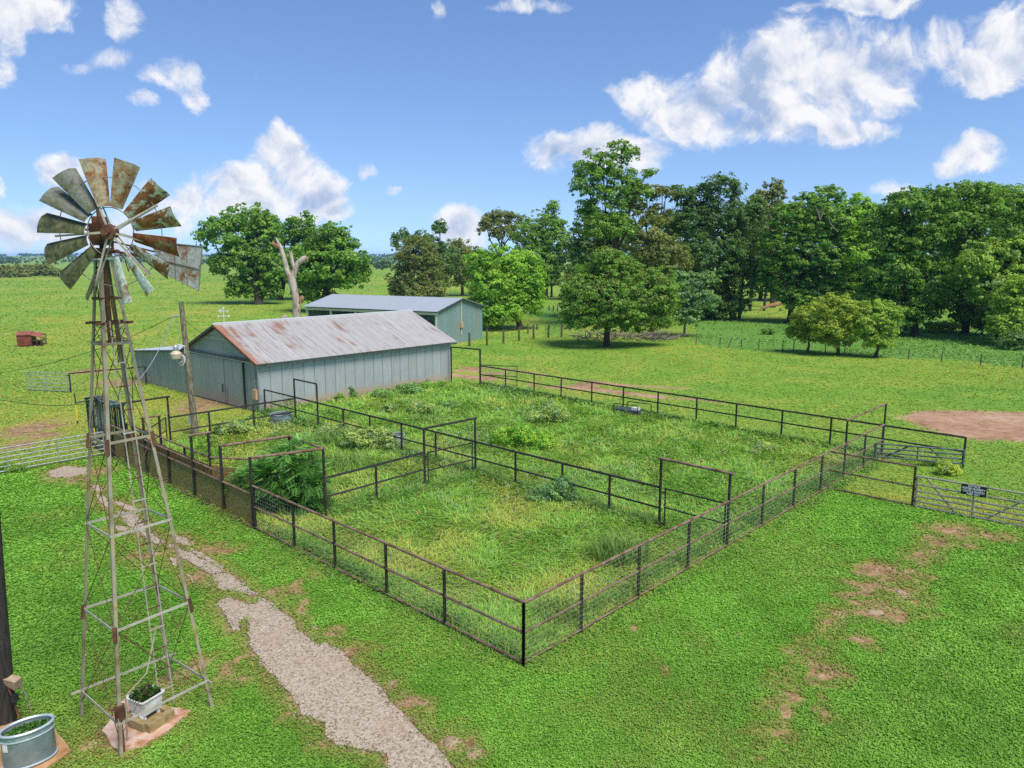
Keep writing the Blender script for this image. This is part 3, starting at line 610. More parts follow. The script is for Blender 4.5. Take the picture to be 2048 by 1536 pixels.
def fence_grass():
    rng = np.random.default_rng(24); X, Y, T = [], [], []
    for a, b, off, n, tl in ((cA, cL, .22, 9000, .33), (cA, cR, .22, 13000, .34), (cM0, cM1, .0, 9000, .40), (cB0, cR, -.1, 7000, .30), (cB0, cB1, .1, 4000, .25), (G(652, 1035), G(951, 954), 0, 4000, .33), (barnN, barnF, -.25, 5000, .45), (cA, cL, -.10, 3000, .13), (cA, cR, -.10, 4000, .13)):
        d = (b - a); L = d.length; d.normalize(); nr = Vector((-d.y, d.x, 0)); c = (cA + cB0) / 2
        if (c - a).dot(nr) < 0: nr = -nr
        f = rng.random(n) * L; o = off + np.abs(rng.normal(size=n)) * .22 * np.sign(off if off else 1) * (1 if off else rng.choice([-1, 1], n))
        x = a.x + d.x * f + nr.x * o; y = a.y + d.y * f + nr.y * o
        k = rng.random(n) < sstep(fbm(x, y, .8), .30, .55) * .9 + .1; X.append(x[k]); Y.append(y[k]); T.append(np.full(k.sum(), tl))
    x = np.concatenate(X); y = np.concatenate(Y); tl = np.concatenate(T); n = len(x); d = np.hypot(np.hypot(x, y), H)
    t = rng.random((n, 1)); c = np.array([0.075, 0.20, 0.022]) * (1 - t) + np.array([0.24, 0.44, 0.075]) * t
    c = np.where(rng.random((n, 1)) < .10, np.array([0.42, 0.36, 0.13]), c)
    Q, cc = blades(rng, x, y, tl * rng.uniform(.5, 1.5, n), np.maximum(.016, .001 * d), rng.uniform(.6, 1.45, n), rng.uniform(0, 6.28, n), c)
    tag(quads_mesh('fence_line_grass', Q, M['blade'], cc), kind='stuff')
fence_grass()
# ------------------------------------------------------------------ fences
def V3(p, z): return Vector((p[0], p[1], z))
def post(name, p, h, r, parent, mat=None, cap=0.0, n=8):
    return MB().tube((p[0], p[1], -0.06), (p[0], p[1], h), r, n).build(name, mat or M['pipe'], parent, True)
def meshwire(pts, z0, z1, sp_h, sp_v, r=0.0035, n=3, jit=0.0):
    """welded wire net along a ground polyline"""
    mb = MB(); k = max(2, int(round((z1 - z0) / sp_h)))
    for i in range(k + 1):
        z = z0 + (z1 - z0) * i / k
        mb.path([V3(p, z) for p in pts], r, n, cap=False)
    for a, b in zip(pts[:-1], pts[1:]):
        a, b = Vector(a), Vector(b); L = (b - a).length; m = max(1, int(L / sp_v))
        for j in range(m):
            p = a.lerp(b, (j + 0.5) / m)
            mb.tube(V3(p, z0), V3(p, z1), r * 0.85, n, cap=False)
    return mb
def run(name, label, cat, posts, h, rails=(1.0, 0.53, 0.06), prad=0.045, rrad=0.036, pm='pipe', rm='rail', wire=True, wm='wire', tall={}, group=None, wr=0.0026, sph=0.135, spv=0.16, skip_post=()):
    """a pipe fence: posts, one mesh per rail, the wire net"""
    t = thing(name, label, cat, posts[0], group)
    for i, p in enumerate(posts):
        if i in skip_post: continue
        post('post', p, tall.get(i, h * rails[0] - 0.0), prad, t, M[pm])
    nm = ['top_rail', 'middle_rail', 'bottom_rail', 'lower_rail']
    for k, f in enumerate(rails):
        MB().path([V3(p, h * f) for p in posts], rrad * (1.1 if k == 0 else 0.9), 8).build(nm[k], M[rm], t, True)
    if wire:
        nv = (posts[-1] - posts[0]); nv = Vector((-nv.y, nv.x, 0)).normalized() * -0.045
        meshwire([p + nv for p in posts], 0.12, h - 0.05, sph, spv, wr).build('wire_mesh', M[wm], t)
    return t
RP = [cA] + [online(cA, cR, u) for u in (1162, 1276, 1375, 1453, 1523, 1586, 1640, 1686, 1726)] + [cR]
LP = [cA] + [online(cA, cL, u) for u in (890, 774, 671, 590, 511)]
BP = [cB0] + [online(cB0, cB1, u) for u in (1011, 1068, 1122, 1183, 1246, 1315, 1392, 1471, 1562, 1659, 1762)] + [cB1]
MP = [cM0] + [online(cM0, cM1, u) for u in (592, 637, 688, 741, 804, 872, 951, 1031, 1124, 1218)] + [cM1]
hF = zat(cA, 1205)
run('pipe_fence', 'rust-topped pipe and wire fence along the grass strip beside the gravel path', 'fence', LP, hF)
t = run('pipe_fence', 'long pipe and wire fence running right from the near corner past the sign gate', 'fence', RP, hF, tall={4: zat(RP[4], 946), 8: zat(RP[8], 842), 10: zat(RP[10], 806)})
hh = (zat(RP[8], 842) + zat(RP[10], 806)) / 2
MB().tube(V3(RP[8], hh) - (RP[10] - RP[8]).normalized() * 0.12, V3(RP[10], hh) + (RP[10] - RP[8]).normalized() * 0.12, 0.042, 8).build('overhead_rail', M['rail'], t, True)
run('pipe_fence', 'far pipe and wire fence between the paddock and the dirt track', 'fence', BP, zat(BP[5], 774), prad=0.05, rrad=0.042, rm='pipe', wm='wiredark', rails=(1.0, 0.55, 0.04), tall={0: zat(BP[0], 701)}, wr=0.003, sph=0.2, spv=0.3)
hM = zat(MP[5], 847)
tl = {1: zat(MP[1], 757), 2: zat(MP[2], 769), 11: zat(MP[11], 917), 7: zat(MP[7], 837)}
tm = run('pipe_fence', 'pipe and wire fence crossing the paddock from the barn corner to the narrow gate', 'fence', MP, hM, rails=(1.0, 0.50), prad=0.05, rrad=0.04, rm='pipe', wm='wiredark', tall=tl, wr=0.003, sph=0.17, spv=0.16)
hh = (tl[1] + tl[2]) / 2
MB().tube(V3(MP[1], hh), V3(MP[2], hh), 0.045, 8).build('overhead_rail', M['pipe'], tm, True)
gR = RP[4]; hh = tl[11]
MB().tube(V3(MP[11], hh) - (gR - MP[11]).normalized() * .1, V3(gR, hh) + (gR - MP[11]).normalized() * .15, 0.05, 8).build('overhead_rail', M['rail'], tm, True)
# cross fence with its tall gate frame
XP = [G(652, 1035), online(G(652, 1035), G(850, 975), 754), G(850, 975)]
hX = zat(XP[2], 905)
tx = run('pipe_fence', 'short pipe fence from the leafy bush to the tall gate frame', 'fence', XP, hX, rails=(1.0, 0.52, 0.04), prad=0.05, rrad=0.042, rm='pipe', wm='wiredark', tall={0: zat(XP[0], 896), 2: zat(XP[2], 857)}, wr=0.003, sph=0.17, spv=0.16)
hh = zat(XP[2], 857)
MB().tube(V3(XP[2], hh) - (MP[7] - XP[2]).normalized() * .1, V3(MP[7], hh + .02) + (MP[7] - XP[2]).normalized() * .1, 0.048, 8).build('overhead_rail', M['pipe'], tx, True)
# left inner fence
IP = [G(342, 889)] + [online(G(342, 889), MP[1], u) for u in (421, 509)] + [MP[1]]
ti = run('pipe_fence', 'back pipe fence of the small pen between the utility pole and barn corner', 'fence', IP, zat(IP[1], 823), rails=(1.0, 0.46), prad=0.05, rrad=0.042, rm='pipe', wm='wiredark', tall={0: zat(IP[0], 793)}, skip_post=(3,), wr=0.003, sph=0.2, spv=0.2)
# side branch to the sign gate
SB = [online(cA, cR, 1655), G(1824, 1013)]
tb = run('pipe_fence', 'short pipe fence panel joining the long fence to the sign gate', 'fence', SB, zat(SB[1], 933), rails=(1.0, 0.5, 0.03), wm='wiredark', skip_post=(0,), wr=0.003, sph=0.16, spv=0.2)
# far left rail beside the barn
FL = [G(142, 785), G(293, 769)]
run('pipe_fence', 'single-rail pipe fence between the far-left gate and the lean-to', 'fence', FL, zat(FL[0], 747), rails=(1.0,), prad=0.055, rrad=0.045, rm='pipe', wire=True, wm='wiredark', wr=0.003, sph=0.3, spv=0.5)
# barn-end goal post
EP = [G(903, 764), G(961, 771)]
te = thing('pipe_gateway', 'tall black pipe gateway at the far barn corner', 'gateway', EP[0])
hh = zat(EP[0], 694)
for p in EP: post('post', p, hh, 0.06, te)
MB().tube(V3(EP[0], hh), V3(EP[1], hh), 0.055, 8).build('overhead_rail', M['pipe'], te, True)
# ------------------------------------------------------------------ gates
def gate(name, label, A, B, h, z0, nrail, mat, r=0.022, er=0.028, mids=(), braces=(), wire=None, group=None, gaps=None, endposts=True, cat='gate'):
    t = thing(name, label, cat, A, group)
    A = Vector(A); B = Vector(B)
    for k in range(nrail):
        f = (k / (nrail - 1)) if gaps is None else gaps[k]
        z = z0 + (h - z0) * f
        MB().tube(V3(A, z), V3(B, z), r, 8).build('rail', M[mat], t, True)
    for q in (A, B): MB().tube(V3(q, z0 - .02), V3(q, h + .02), er, 8).build('end_upright', M[mat], t, True)
    off = Vector((B - A).normalized()); nv = Vector((-off.y, off.x, 0)) * r * 1.6
    for f in mids: MB().beam(V3(A.lerp(B, f), z0) + nv, V3(A.lerp(B, f), h) + nv, r * 2.2, r * 1.2, off).build('upright', M[mat], t)
    for (fa, za, fb, zb) in braces: MB().beam(V3(A.lerp(B, fa), z0 + (h - z0) * za) + nv * 1.5, V3(A.lerp(B, fb), z0 + (h - z0) * zb) + nv * 1.5, r * 2.2, r * 1.2).build('brace', M[mat], t)
    if wire: meshwire([A, B], z0 + .03, h - .03, wire[0], wire[1], 0.003).build('wire_mesh', M['wiredark'], t)
    for z in (z0 + .15, h - .15):
        MB().tube(V3(A, z) - off * .12, V3(A, z), 0.03, 8).build('hinge', M['black'], t, True)
    return t
gate('wire_gate', 'black wire gate under the tall frame where two fences meet near the front', online(cM1, gR, 1328), online(cM1, gR, 1447), zat(online(cM1, gR, 1328), 977), 0.06, 3, 'pipe', r=0.026, wire=(0.15, 0.12), gaps=(0, .52, 1))
gate('wire_gate', 'black wire gate hanging in the tall frame in the middle of the paddock', online(XP[2], MP[7], 857), online(XP[2], MP[7], 945), zat(online(XP[2], MP[7], 857), 905), 0.06, 3, 'pipe', r=0.03, wire=(0.17, 0.16), gaps=(0, .46, 1))
oA, oB = G(961, 770), G(1034, 774)
gate('wire_gate', 'thin black gate swung open behind the far paddock corner', oA, oB, zat(oB, 733), 0.08, 3, 'pipe', r=0.025, wire=(0.25, 0.3), gaps=(0, .48, 1))
# sign gate (runs out of the picture)
gd = (G(2048, 1056) - G(1824, 1013)).normalized(); gA = G(1824, 1013) + gd * 0.10; gB = gA + gd * 5.6
hG = zat(G(1827, 1013), 951)
tg = gate('pipe_gate', 'wide grey six-rail pipe gate carrying a black sign', gA, gB, hG, 0.06, 6, 'greygate', r=0.036, er=0.036, mids=(0.335, 0.69), braces=((0.05, .97, .235, .0), (.42, .0, .66, .97)), gaps=(0, .16, .33, .5, .72, 1.0))
for k in range(3): MB().disc(V3(gA, 0.3 + k * .42) - gd * .06, gd, 0.05, 0.05, 10).build('chain_link', M['millrust'], tg, True)
# black sign wired to the gate
sf = 0.335; sp_ = gA.lerp(gB, sf); nv = Vector((gd.y, -gd.x, 0)).normalized()
if nv.y > 0: nv = -nv
zc = 0.06 + (hG - .06) * 0.855
ts = thing('gate_sign', 'small black sign with white lettering wired to the grey gate', 'sign', V3(sp_, 0))
mbs = MB(); mbs.box(V3(sp_, zc) + nv * 0.095, (0.80, 0.012, 0.40), gd, nv, (0, 0, 1)); mbs.build('sign_plate', noisemat('black_sign_paint', [(0.3, (0.008, 0.008, 0.012)), (0.7, (0.02, 0.02, 0.026))], 6, rough=0.4), ts)
M['letter'] = noisemat('white_lettering', [(0.3, (0.78, 0.78, 0.76)), (0.7, (0.84, 0.84, 0.82))], 6)
def lettering(text, size, c, parent, width):
    cu = bpy.data.curves.new('lettering', 'FONT'); cu.body = text; cu.size = size; cu.align_x = 'CENTER'; cu.align_y = 'CENTER'; cu.extrude = 0.002; cu.offset = size * 0.035
    o = bpy.data.objects.new('tmp', cu); COL.objects.link(o)
    dg = bpy.context.evaluated_depsgraph_get(); me = bpy.data.meshes.new_from_object(o.evaluated_get(dg)); bpy.data.objects.remove(o)
    xs = [v.co.x for v in me.vertices]; w = max(xs) - min(xs)
    L = root_loc(parent); x = gd if gd.cross(Vector((0, 0, 1))).dot(nv) > 0 else -gd
    for v in me.vertices:
        p = Vector(c) + x * (v.co.x * width / w) + Vector((0, 0, v.co.y)) + nv * v.co.z
        v.co = p - L
    me.materials.clear(); return link_mesh('lettering', me, M['letter'], parent)
for tx_, sz, dz, wd in (('NOTICE', .085, .145, .38), ('POSTED PROPERTY', .10, .05, .72), ('CATTLE RANCH', .10, -.05, .68), ('KEEP OUT', .085, -.145, .42)):
    lettering(tx_, sz, V3(sp_, zc + dz) + nv * 0.1035, ts, wd)
# open four-rail gate
g2A, g2B = G(1749, 925), G(1924, 940)
gate('pipe_gate', 'dark four-rail pipe gate standing open beside the far right fence end', g2A, g2B, zat(g2A, 887), 0.30, 4, 'greenish', r=0.04, er=0.06, mids=(0.49,), braces=((0.13, .0, .40, 1), (.61, 1, .80, .0)))
# galvanised panels
d3 = (G(210, 912) - G(0, 951)).normalized(); a3 = G(210, 912); b3 = a3 - d3 * 7.4
gate('tube_gate', 'long galvanised six-bar gate running off the left edge to the green chute', a3, b3, zat(a3, 864), 0.16, 6, 'galv', r=0.028, er=0.028, mids=(0.27, 0.545))
a4 = G(137, 785); b4 = G(56, 781)
gate('tube_gate', 'small galvanised six-bar gate standing open in the far left field', a4, b4, zat(a4, 747), 0.1, 6, 'galv', r=0.03, er=0.032, mids=(0.5,))
# ------------------------------------------------------------------ cattle alley with steel plates
AP = [online(cA, cL, u) for u in (511, 449, 391, 341, 295, 255, 228)]
ad = (AP[-1] - AP[0]).normalized(); an = Vector((ad.y, -ad.x, 0));
if an.y < 0: an = -an
ta = thing('cattle_alley', 'long rusty steel-plated cattle alley leading to the green chute', 'cattle alley', AP[3])
hT = zat(AP[2], 921)
hP = zat(AP[2], 937)
tops = {1: zat(AP[1], 892), 2: zat(AP[2], 871), 4: zat(AP[4], 836)}
wI = abs((PZ(425, 932, hP) - AP[2]).dot(an))
for i, p in enumerate(AP): post('post', p, tops.get(i, hT), 0.055, ta)
def rail(name, a, b, z, r, mat='rail', parent=None, z2=None): return MB().tube(V3(a, z), V3(b, z2 if z2 is not None else z), r, 8).build(name, M[mat], parent, True)
rail('top_rail', AP[1], AP[-1], hT, 0.042, parent=ta)
rail('plate_rail', AP[0], AP[-1], hP, 0.045, parent=ta)
rail('bottom_rail', AP[0], AP[-1], 0.05, 0.04, parent=ta)
for i in range(6):
    a, b = AP[i], AP[i + 1]; a = a + an * 0.05; b = b + an * 0.05
    L = (b - a).normalized() * 0.03
    MB().slab([V3(a + L, 0.06), V3(b - L, 0.06), V3(b - L, hP), V3(a + L, hP)], an * 0.012).build('steel_plate', M['plate'], ta)
IQ = [p + an * wI for p in AP]
for i in (1, 2, 3, 4, 5, 6): post('inner_post', IQ[i], {2: tops[2], 4: tops[4]}.get(i, hT), 0.05, ta)
rail('inner_rail', IQ[2], IQ[6], hT, 0.042, parent=ta)
for i in range(2, 6):
    a, b = IQ[i] - an * 0.06, IQ[i + 1] - an * 0.06
    MB().slab([V3(a, 0.06), V3(b, 0.06), V3(b, hP), V3(a, hP)], an * 0.012).build('inner_plate', M['plate'], ta)
    MB().tube(V3(a, hP), V3(b, hP), 0.02, 6).build('plate_lip', M['millrust'], ta, True)
for i in (2, 4): MB().tube(V3(AP[i], tops[i]) - an * .1, V3(IQ[i], tops[i]) + an * .1, 0.045, 8).build('overhead_rail', M['rail'], ta, True)
# crowding pen with the high rail
zc = tops[1]
K0 = V3(AP[1], 0); K1 = PZ(578, 872, zc); K1.z = 0; K2 = G(652, 1035); K3 = AP[0].copy()
tc = thing('crowding_pen', 'small pipe crowding pen with high rails around the leafy bush', 'pen', K1)
for a, b in ((K0, K1), (K1, K2), (K2, K3)):
    MB().tube(V3(a, zc), V3(b, zc), 0.05, 8).build('high_rail', M['rail'], tc, True)
post('post', K1, zc, 0.05, tc)
post('post', K3 + ad * 0.1, zc - 0.0, 0.05, tc)
for nme, a, b in (('steel_plate', IQ[2], IQ[1].lerp(K1, .55)), ('steel_plate', IQ[1].lerp(K1, .55), K1)):
    MB().slab([V3(a, .06), V3(b, .06), V3(b, hP), V3(a, hP)], (0.012, 0.012, 0)).build(nme, M['plate'], tc)
rail('side_rail', IQ[2], K1, hT, 0.04, parent=tc)
# gate between chute and left pen
cg0 = IQ[6] + an * .3; cg1 = online(IQ[6], IP[0], 334)
zb = zat(IP[0], 793); ch0 = G(222, 905)
tq = thing('overhead_beam', 'high pipe beam from the green chute to the small pen corner post', 'beam', IP[0])
MB().tube(V3(IP[0], zb) + Vector((.12, .02, 0)), V3(IQ[6] - an * .1 + ad * .3, zb), 0.05, 8).build('beam', M['pipe'], tq, True)
post('post', IQ[6] - an * .1 + ad * .3, zb, 0.05, tq)
gate('wire_gate', 'black two-rail gate between the alley end and the utility pole', G(335, 889), IQ[5] + an * .25, zat(IP[0], 835), 0.1, 3, 'pipe', r=0.028, gaps=(0, .5, 1), wire=(.3, .4))
# ------------------------------------------------------------------ squeeze chute
def chute():
    o = AP[-1] + ad * 0.15; Ln = 3.1; W = wI * 0.92; Hh = zat(AP[-1] + ad * 1.5, 806)
    t = thing('squeeze_chute', 'dark green cattle squeeze chute with yellow handles', 'cattle chute', o + ad * 1.2)
    pt = lambda f, w, z: o + ad * f + an * w + Vector((0, 0, z))
    for w, nme in ((0, 'near_side'), (W, 'far_side')):
        mb = MB()
        for f in np.linspace(0, Ln, 13): mb.beam(pt(f, w, .15), pt(f, w, Hh - .25), 0.05, 0.035, ad)
        mb.build('side_bars', M['chutebar'] if w == 0 else M['chute'], t)
        mb = MB()
        for z in (.12, .75, 1.2, Hh - .22): mb.beam(pt(-.05, w, z), pt(Ln + .05, w, z), 0.07, 0.09)
        for f in (0, Ln * .36, Ln * .72, Ln): mb.beam(pt(f, w, 0), pt(f, w, Hh), 0.10, 0.10, ad)
        mb.build('side_frame', M['chute'], t)
    for w in (0.03, W - .03):
        MB().slab([pt(.1, w, .15), pt(Ln * .55, w, .15), pt(Ln * .55, w, .8), pt(.1, w, .8)], an * .015).build('kick_panel', M['chute'], t)
    for z, f in ((Hh, 0.0), (Hh, Ln * .36), (Hh, Ln * .72), (Hh, Ln)): MB().beam(pt(f, -.1, z), pt(f, W + .1, z), 0.10, 0.10).build('cross_beam', M['chute'], t)
    for w in (.12, W * .5, W - .12): MB().tube(pt(-.1, w, Hh + .08), pt(Ln, w, Hh + .08), 0.028, 8).build('control_bar', M['chutebar'], t, True)
    MB().slab([pt(Ln, .05, .1), pt(Ln, W * .42, .1), pt(Ln, W * .42, Hh - .1), pt(Ln, .05, Hh - .1)], ad * .05).build('head_gate_leaf', M['chute'], t)
    MB().slab([pt(Ln, W * .58, .1), pt(Ln, W - .05, .1), pt(Ln, W - .05, Hh - .1), pt(Ln, W * .58, Hh - .1)], ad * .05).build('head_gate_leaf', M['chute'], t)
    MB().slab([pt(0, .02, .04), pt(Ln, .02, .04), pt(Ln, W - .02, .04), pt(0, W - .02, .04)], (0, 0, .03)).build('floor_plate', M['millrust'], t)
    MB().box(pt(Ln * .62, W * .5, Hh + .12), (.5, W * .8, .1), ad, an).build('latch_box', M['black'], t)
    hd = pt(Ln - .1, -.55, 0); h0 = pt(Ln - .1, 0, Hh - .1)
    MB().tube(h0, V3(hd, Hh - .15), 0.035, 8).build('handle_arm', M['chute'], t, True)
    MB().tube(V3(hd, Hh - .2), V3(hd, Hh + .35), 0.03, 8).build('pivot', M['chute'], t, True)
    y = MB().tube(V3(hd, Hh - .25), V3(hd, Hh - 1.05), 0.032, 8).build('lever', M['yellow'], t, True)
    MB().tube(V3(hd, Hh - 1.05), V3(hd, Hh - 1.2), 0.036, 8).build('grip', M['black'], y, True)
    y = MB().tube(pt(Ln * .62, -.12, .35), pt(Ln * .62, -.14, 1.15), 0.032, 8).build('lever', M['yellow'], t, True)
chute()
# ------------------------------------------------------------------ barn
bd = (barnF - barnN); bL = bd.length; bd.normalize(); bn = Vector((-bd.y, bd.x, 0))   # bn points back-left along the gable
hE = zat(barnN, 719 + 6)
leanL = G(279, 760)
# ridge foot: where the apex column meets the gable line
apexW = None
k = (434 - 1024) / F
def gab(w): return barnN + bn * w
lo, hi = 0.0, 20.0
for _ in range(50):
    mid = (lo + hi) / 2; p = gab(mid); z = zat(p, 651)
    d = p.y * CT - (z - H) * ST; u = 1024 + F * p.x / d
    if u > 434: lo = mid
    else: hi = mid
wR = lo; hR = zat(gab(wR), 651); wB = 2 * wR
tb = thing('barn', 'long grey metal barn with rust-streaked roof and lean-to', 'barn', barnN)
B = lambda a, w, z=0: barnN + bd * a + bn * w + Vector((0, 0, z))
uvpoly('wall', M['barnwall'], tb, [B(0, 0, -.05), B(bL, 0, -.05), B(bL, 0, hE), B(0, 0, hE)], 0.05, label='long side wall with orange mud splashed along its foot')
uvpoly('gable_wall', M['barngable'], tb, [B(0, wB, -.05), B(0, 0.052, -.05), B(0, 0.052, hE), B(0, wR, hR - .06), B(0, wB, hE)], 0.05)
uvpoly('wall', M['barnwall'], tb, [B(bL, 0.052, -.05), B(bL, wB, -.05), B(bL, wB, hE), B(bL, wR, hR - .06), B(bL, 0.052, hE)], 0.05)
uvpoly('wall', M['barnwall'], tb, [B(bL - .06, wB, -.05), B(0.06, wB, -.05), B(0.06, wB, hE), B(bL - .06, wB, hE)], 0.05)
oh = 0.30; oe = 0.35; sl = (hR - hE) / wR
def roofpts(s):
    w0 = wR - s * (wR + oe); z0 = hE - sl * oe
    return [B(-oh, wR, hR + .05), B(bL + oh, wR, hR + .05), B(bL + oh, w0, z0 + .05), B(-oh, w0, z0 + .05)]
a = roofpts(1); uvpoly('roof', M['barnroof'], tb, [a[3], a[2], a[1], a[0]][::1] if False else [a[0], a[3], a[2], a[1]], -0.04, ux=bd)
a = roofpts(-1); uvpoly('roof', M['barnroof'], tb, [a[0], a[1], a[2], a[3]], -0.04, ux=bd)
MB().path([B(-oh, wR, hR + .10), B(bL + oh, wR, hR + .10)], 0.09, 6).build('ridge_cap', M['leanroof'], tb)
for s in (1, -1):
    a = roofpts(s); MB().beam(a[0] + Vector((0, 0, -.06)), a[3] + Vector((0, 0, -.06)), 0.04, 0.12).build('rake_trim', M['dark'] if s < 0 else M['millrust'], tb)
MB().beam(B(-oh, -oe + .02, hE - sl * oe - .06), B(bL + oh, -oe + .02, hE - sl * oe - .06), 0.03, 0.10).build('eave_trim', M['dark'], tb)
# louvre vent in the gable peak
tv = thing('x', 'x', 'x'); bpy.data.objects.remove(tv)
zv = hE + (hR - hE) * .56; half = (hR - .2 - zv) / sl
lv = MB(); lv.slab([B(-.03, wR - half, zv), B(-.03, wR + half, zv), B(-.03, wR, hR - .2)], -bd * 0.02)
lv = lv.build('louvre_vent', M['dark'], tb)
mb = MB(); nsl = 6
for i in range(nsl):
    z = zv + (hR - .2 - zv) * (i + .15) / nsl; hw = (hR - .2 - z) / sl - .03
    if hw > .08: mb.beam(B(-.075, wR - hw, z), B(-.075, wR + hw, z), 0.05, 0.09)
mb.build('slats', M['galv'], lv)
# sliding doors
zt = hE + .05; w0, w1, w2 = 1.75, 4.15, wB - .15
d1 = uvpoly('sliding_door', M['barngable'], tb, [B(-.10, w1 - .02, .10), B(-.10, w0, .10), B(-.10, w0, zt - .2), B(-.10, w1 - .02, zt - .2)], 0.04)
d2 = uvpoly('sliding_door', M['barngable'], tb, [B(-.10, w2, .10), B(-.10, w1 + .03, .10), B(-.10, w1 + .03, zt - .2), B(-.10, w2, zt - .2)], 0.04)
MB().beam(B(-.07, w0 - .06, .1), B(-.07, w0 - .06, zt - .25), 0.13, 0.03, bn).build('door_gap', M['black'], tb)
MB().beam(B(-.08, w1 + .005, .1), B(-.08, w1 + .005, zt - .25), 0.05, 0.03, bn).build('door_gap', M['dark'], tb)
MB().beam(B(-.14, .25, zt), B(-.14, wB - .1, zt), 0.09, 0.13).build('door_track', M['dark'], tb)
MB().beam(B(-.16, .1, zt - .12), B(-.16, wB - .1, zt - .10), 0.04, 0.05).build('door_track', M['galv'], tb)
MB().beam(B(-.15, w1 + .25, .8), B(-.15, w1 + .25, 1.35), .06, .05, bd).build('handle', M['black'], d2)
MB().beam(B(-.15, w1 - .2, .2), B(-.15, w1 - .28, 1.2), .07, .05, bd).build('handle', M['brush'], d1)
MB().box(B(-.10, .32, 1.15), (.2, .42, .62), bd, bn).build('meter_box', M['boxtan'], tb)
MB().tube(B(-.06, .36, 1.4), B(-.06, .36, hE - .1), 0.028, 8).build('conduit', M['galv'], tb, True)
MB().beam(B(-.012, -.012, 0), B(-.012, -.012, hE - .2), .10, .10, bd).build('corner_trim', M['galv'], tb)
# lean-to on the left
wL = (leanL - barnN).dot(bn); hl0 = hE - .12; hl1 = zat(gab(wL), 702)
uvpoly('lean_to_wall', M['leanwall'], tb, [B(0, wL, -.05), B(0, wB + .06, -.05), B(0, wB + .06, hl0), B(0, wL, hl1)], 0.05)
uvpoly('lean_to_wall', M['leanwall'], tb, [B(bL * .7, wL, -.05), B(0.06, wL, -.05), B(.06, wL, hl1), B(bL * .7, wL, hl1)], 0.05)
uvpoly('lean_to_roof', M['leanroof'], tb, [B(-.25, wB + .02, hl0 + .09), B(bL * .72, wB + .02, hl0 + .09), B(bL * .72, wL + .35, hl1 + .04), B(-.25, wL + .35, hl1 + .04)], -0.04, ux=bd)
MB().beam(B(-.26, wB, hl0 + .03), B(-.26, wL + .35, hl1 - .02), .03, .10).build('lean_to_trim', M['dark'], tb)
# weathervane
tv = thing('weathervane', 'small white weathervane on the barn ridge', 'weathervane', B(.5, wR, hR + .15))
b0 = B(.5, wR, hR + .1)
MB().tube(b0, b0 + Vector((0, 0, 1.05)), .022, 6).build('mast', M['white'], tv, True)
mb = MB(); 
for a_ in range(4):
    d = Vector((math.cos(a_ * 1.571 + .3), math.sin(a_ * 1.571 + .3), 0)); mb.tube(b0 + Vector((0, 0, .48)), b0 + Vector((0, 0, .48)) + d * .28, .016, 6); mb.box(b0 + Vector((0, 0, .48)) + d * .32, (.09, .03, .12), d)
mb.build('compass_arms', M['white'], tv)
mb = MB(); c = b0 + Vector((0, 0, .82)); mb.beam(c - Vector((.36, 0, 0)), c + Vector((.36, 0, 0)), .025, .03)
mb.slab([c + Vector(p) for p in ((-.36, -.01, .0), (-.2, -.01, .14), (-.06, -.01, .06), (-.06, -.01, -.04), (-.2, -.01, -.1))], (0, .02, 0))
mb.slab([c + Vector(p) for p in ((.36, -.01, 0), (.22, -.01, .09), (.22, -.01, -.09))], (0, .02, 0))
mb.build('arrow', M['white'], tv)
mb = MB().tube(b0 + Vector((0, 0, .95)), b0 + Vector((0, 0, 1.08)), .06, 8); mb.build('finial', M['white'], tv, True)
# ------------------------------------------------------------------ open shed behind
sR = G(965, 677); hS = zat(sR, 612); e1 = PZ(874, 622, hS); e1.z = 0
sw = (e1 - sR); sW = sw.length; sw.normalize(); sb = Vector((sw.y, -sw.x, 0))
if sb.x > 0: sb = -sb
apx = sR.lerp(e1, .5); hSr = zat(apx, 597)
e2 = PZ(645, 609, hS); sLn = abs((e2 - e1).dot(sb))
tS = thing('open_shed', 'teal metal shed with pale tin roof and open front behind the barn', 'shed', sR)
Q = lambda a, w, z=0: sR + sb * a + sw * w + Vector((0, 0, z))
uvpoly('gable_wall', M['shedwall'], tS, [Q(0, sW, -.05), Q(0, 0, -.05), Q(0, 0, hS), Q(0, sW / 2, hSr - .05), Q(0, sW, hS)], 0.05)
uvpoly('wall', M['shedwall'], tS, [Q(0.06, 0, -.05), Q(sLn, 0, -.05), Q(sLn, 0, hS), Q(.06, 0, hS)], 0.05)
uvpoly('gable_wall', M['shedwall'], tS, [Q(sLn, 0.06, -.05), Q(sLn, sW, -.05), Q(sLn, sW, hS), Q(sLn, sW / 2, hSr - .05), Q(sLn, .06, hS)], 0.05)
ss = (hSr - hS) / (sW / 2); oe = .4
for s, nm in ((1, 'roof'), (-1, 'roof')):
    w_e = sW / 2 + s * (sW / 2 + oe); ze = hS - ss * oe
    uvpoly(nm, M['shedroof'], tS, [Q(-.3, sW / 2, hSr + .05), Q(sLn + .3, sW / 2, hSr + .05), Q(sLn + .3, w_e, ze + .05), Q(-.3, w_e, ze + .05)][::1], 0.04, ux=sb)
    MB().beam(Q(-.31, sW / 2, hSr - .02), Q(-.31, w_e, ze - .02), .03, .12).build('rake_trim', M['dark'], tS)
MB().beam(Q(-.2, sW + .12, hS - .32), Q(sLn + .2, sW + .12, hS - .32), .08, .26).build('eave_beam', M['pale'], tS)
for a_ in np.linspace(.1, sLn - .1, 6): MB().box(Q(a_, sW + .02, hS / 2 - .1), (.2, .2, hS - .5), sb, sw).build('post', M['pale'], tS)
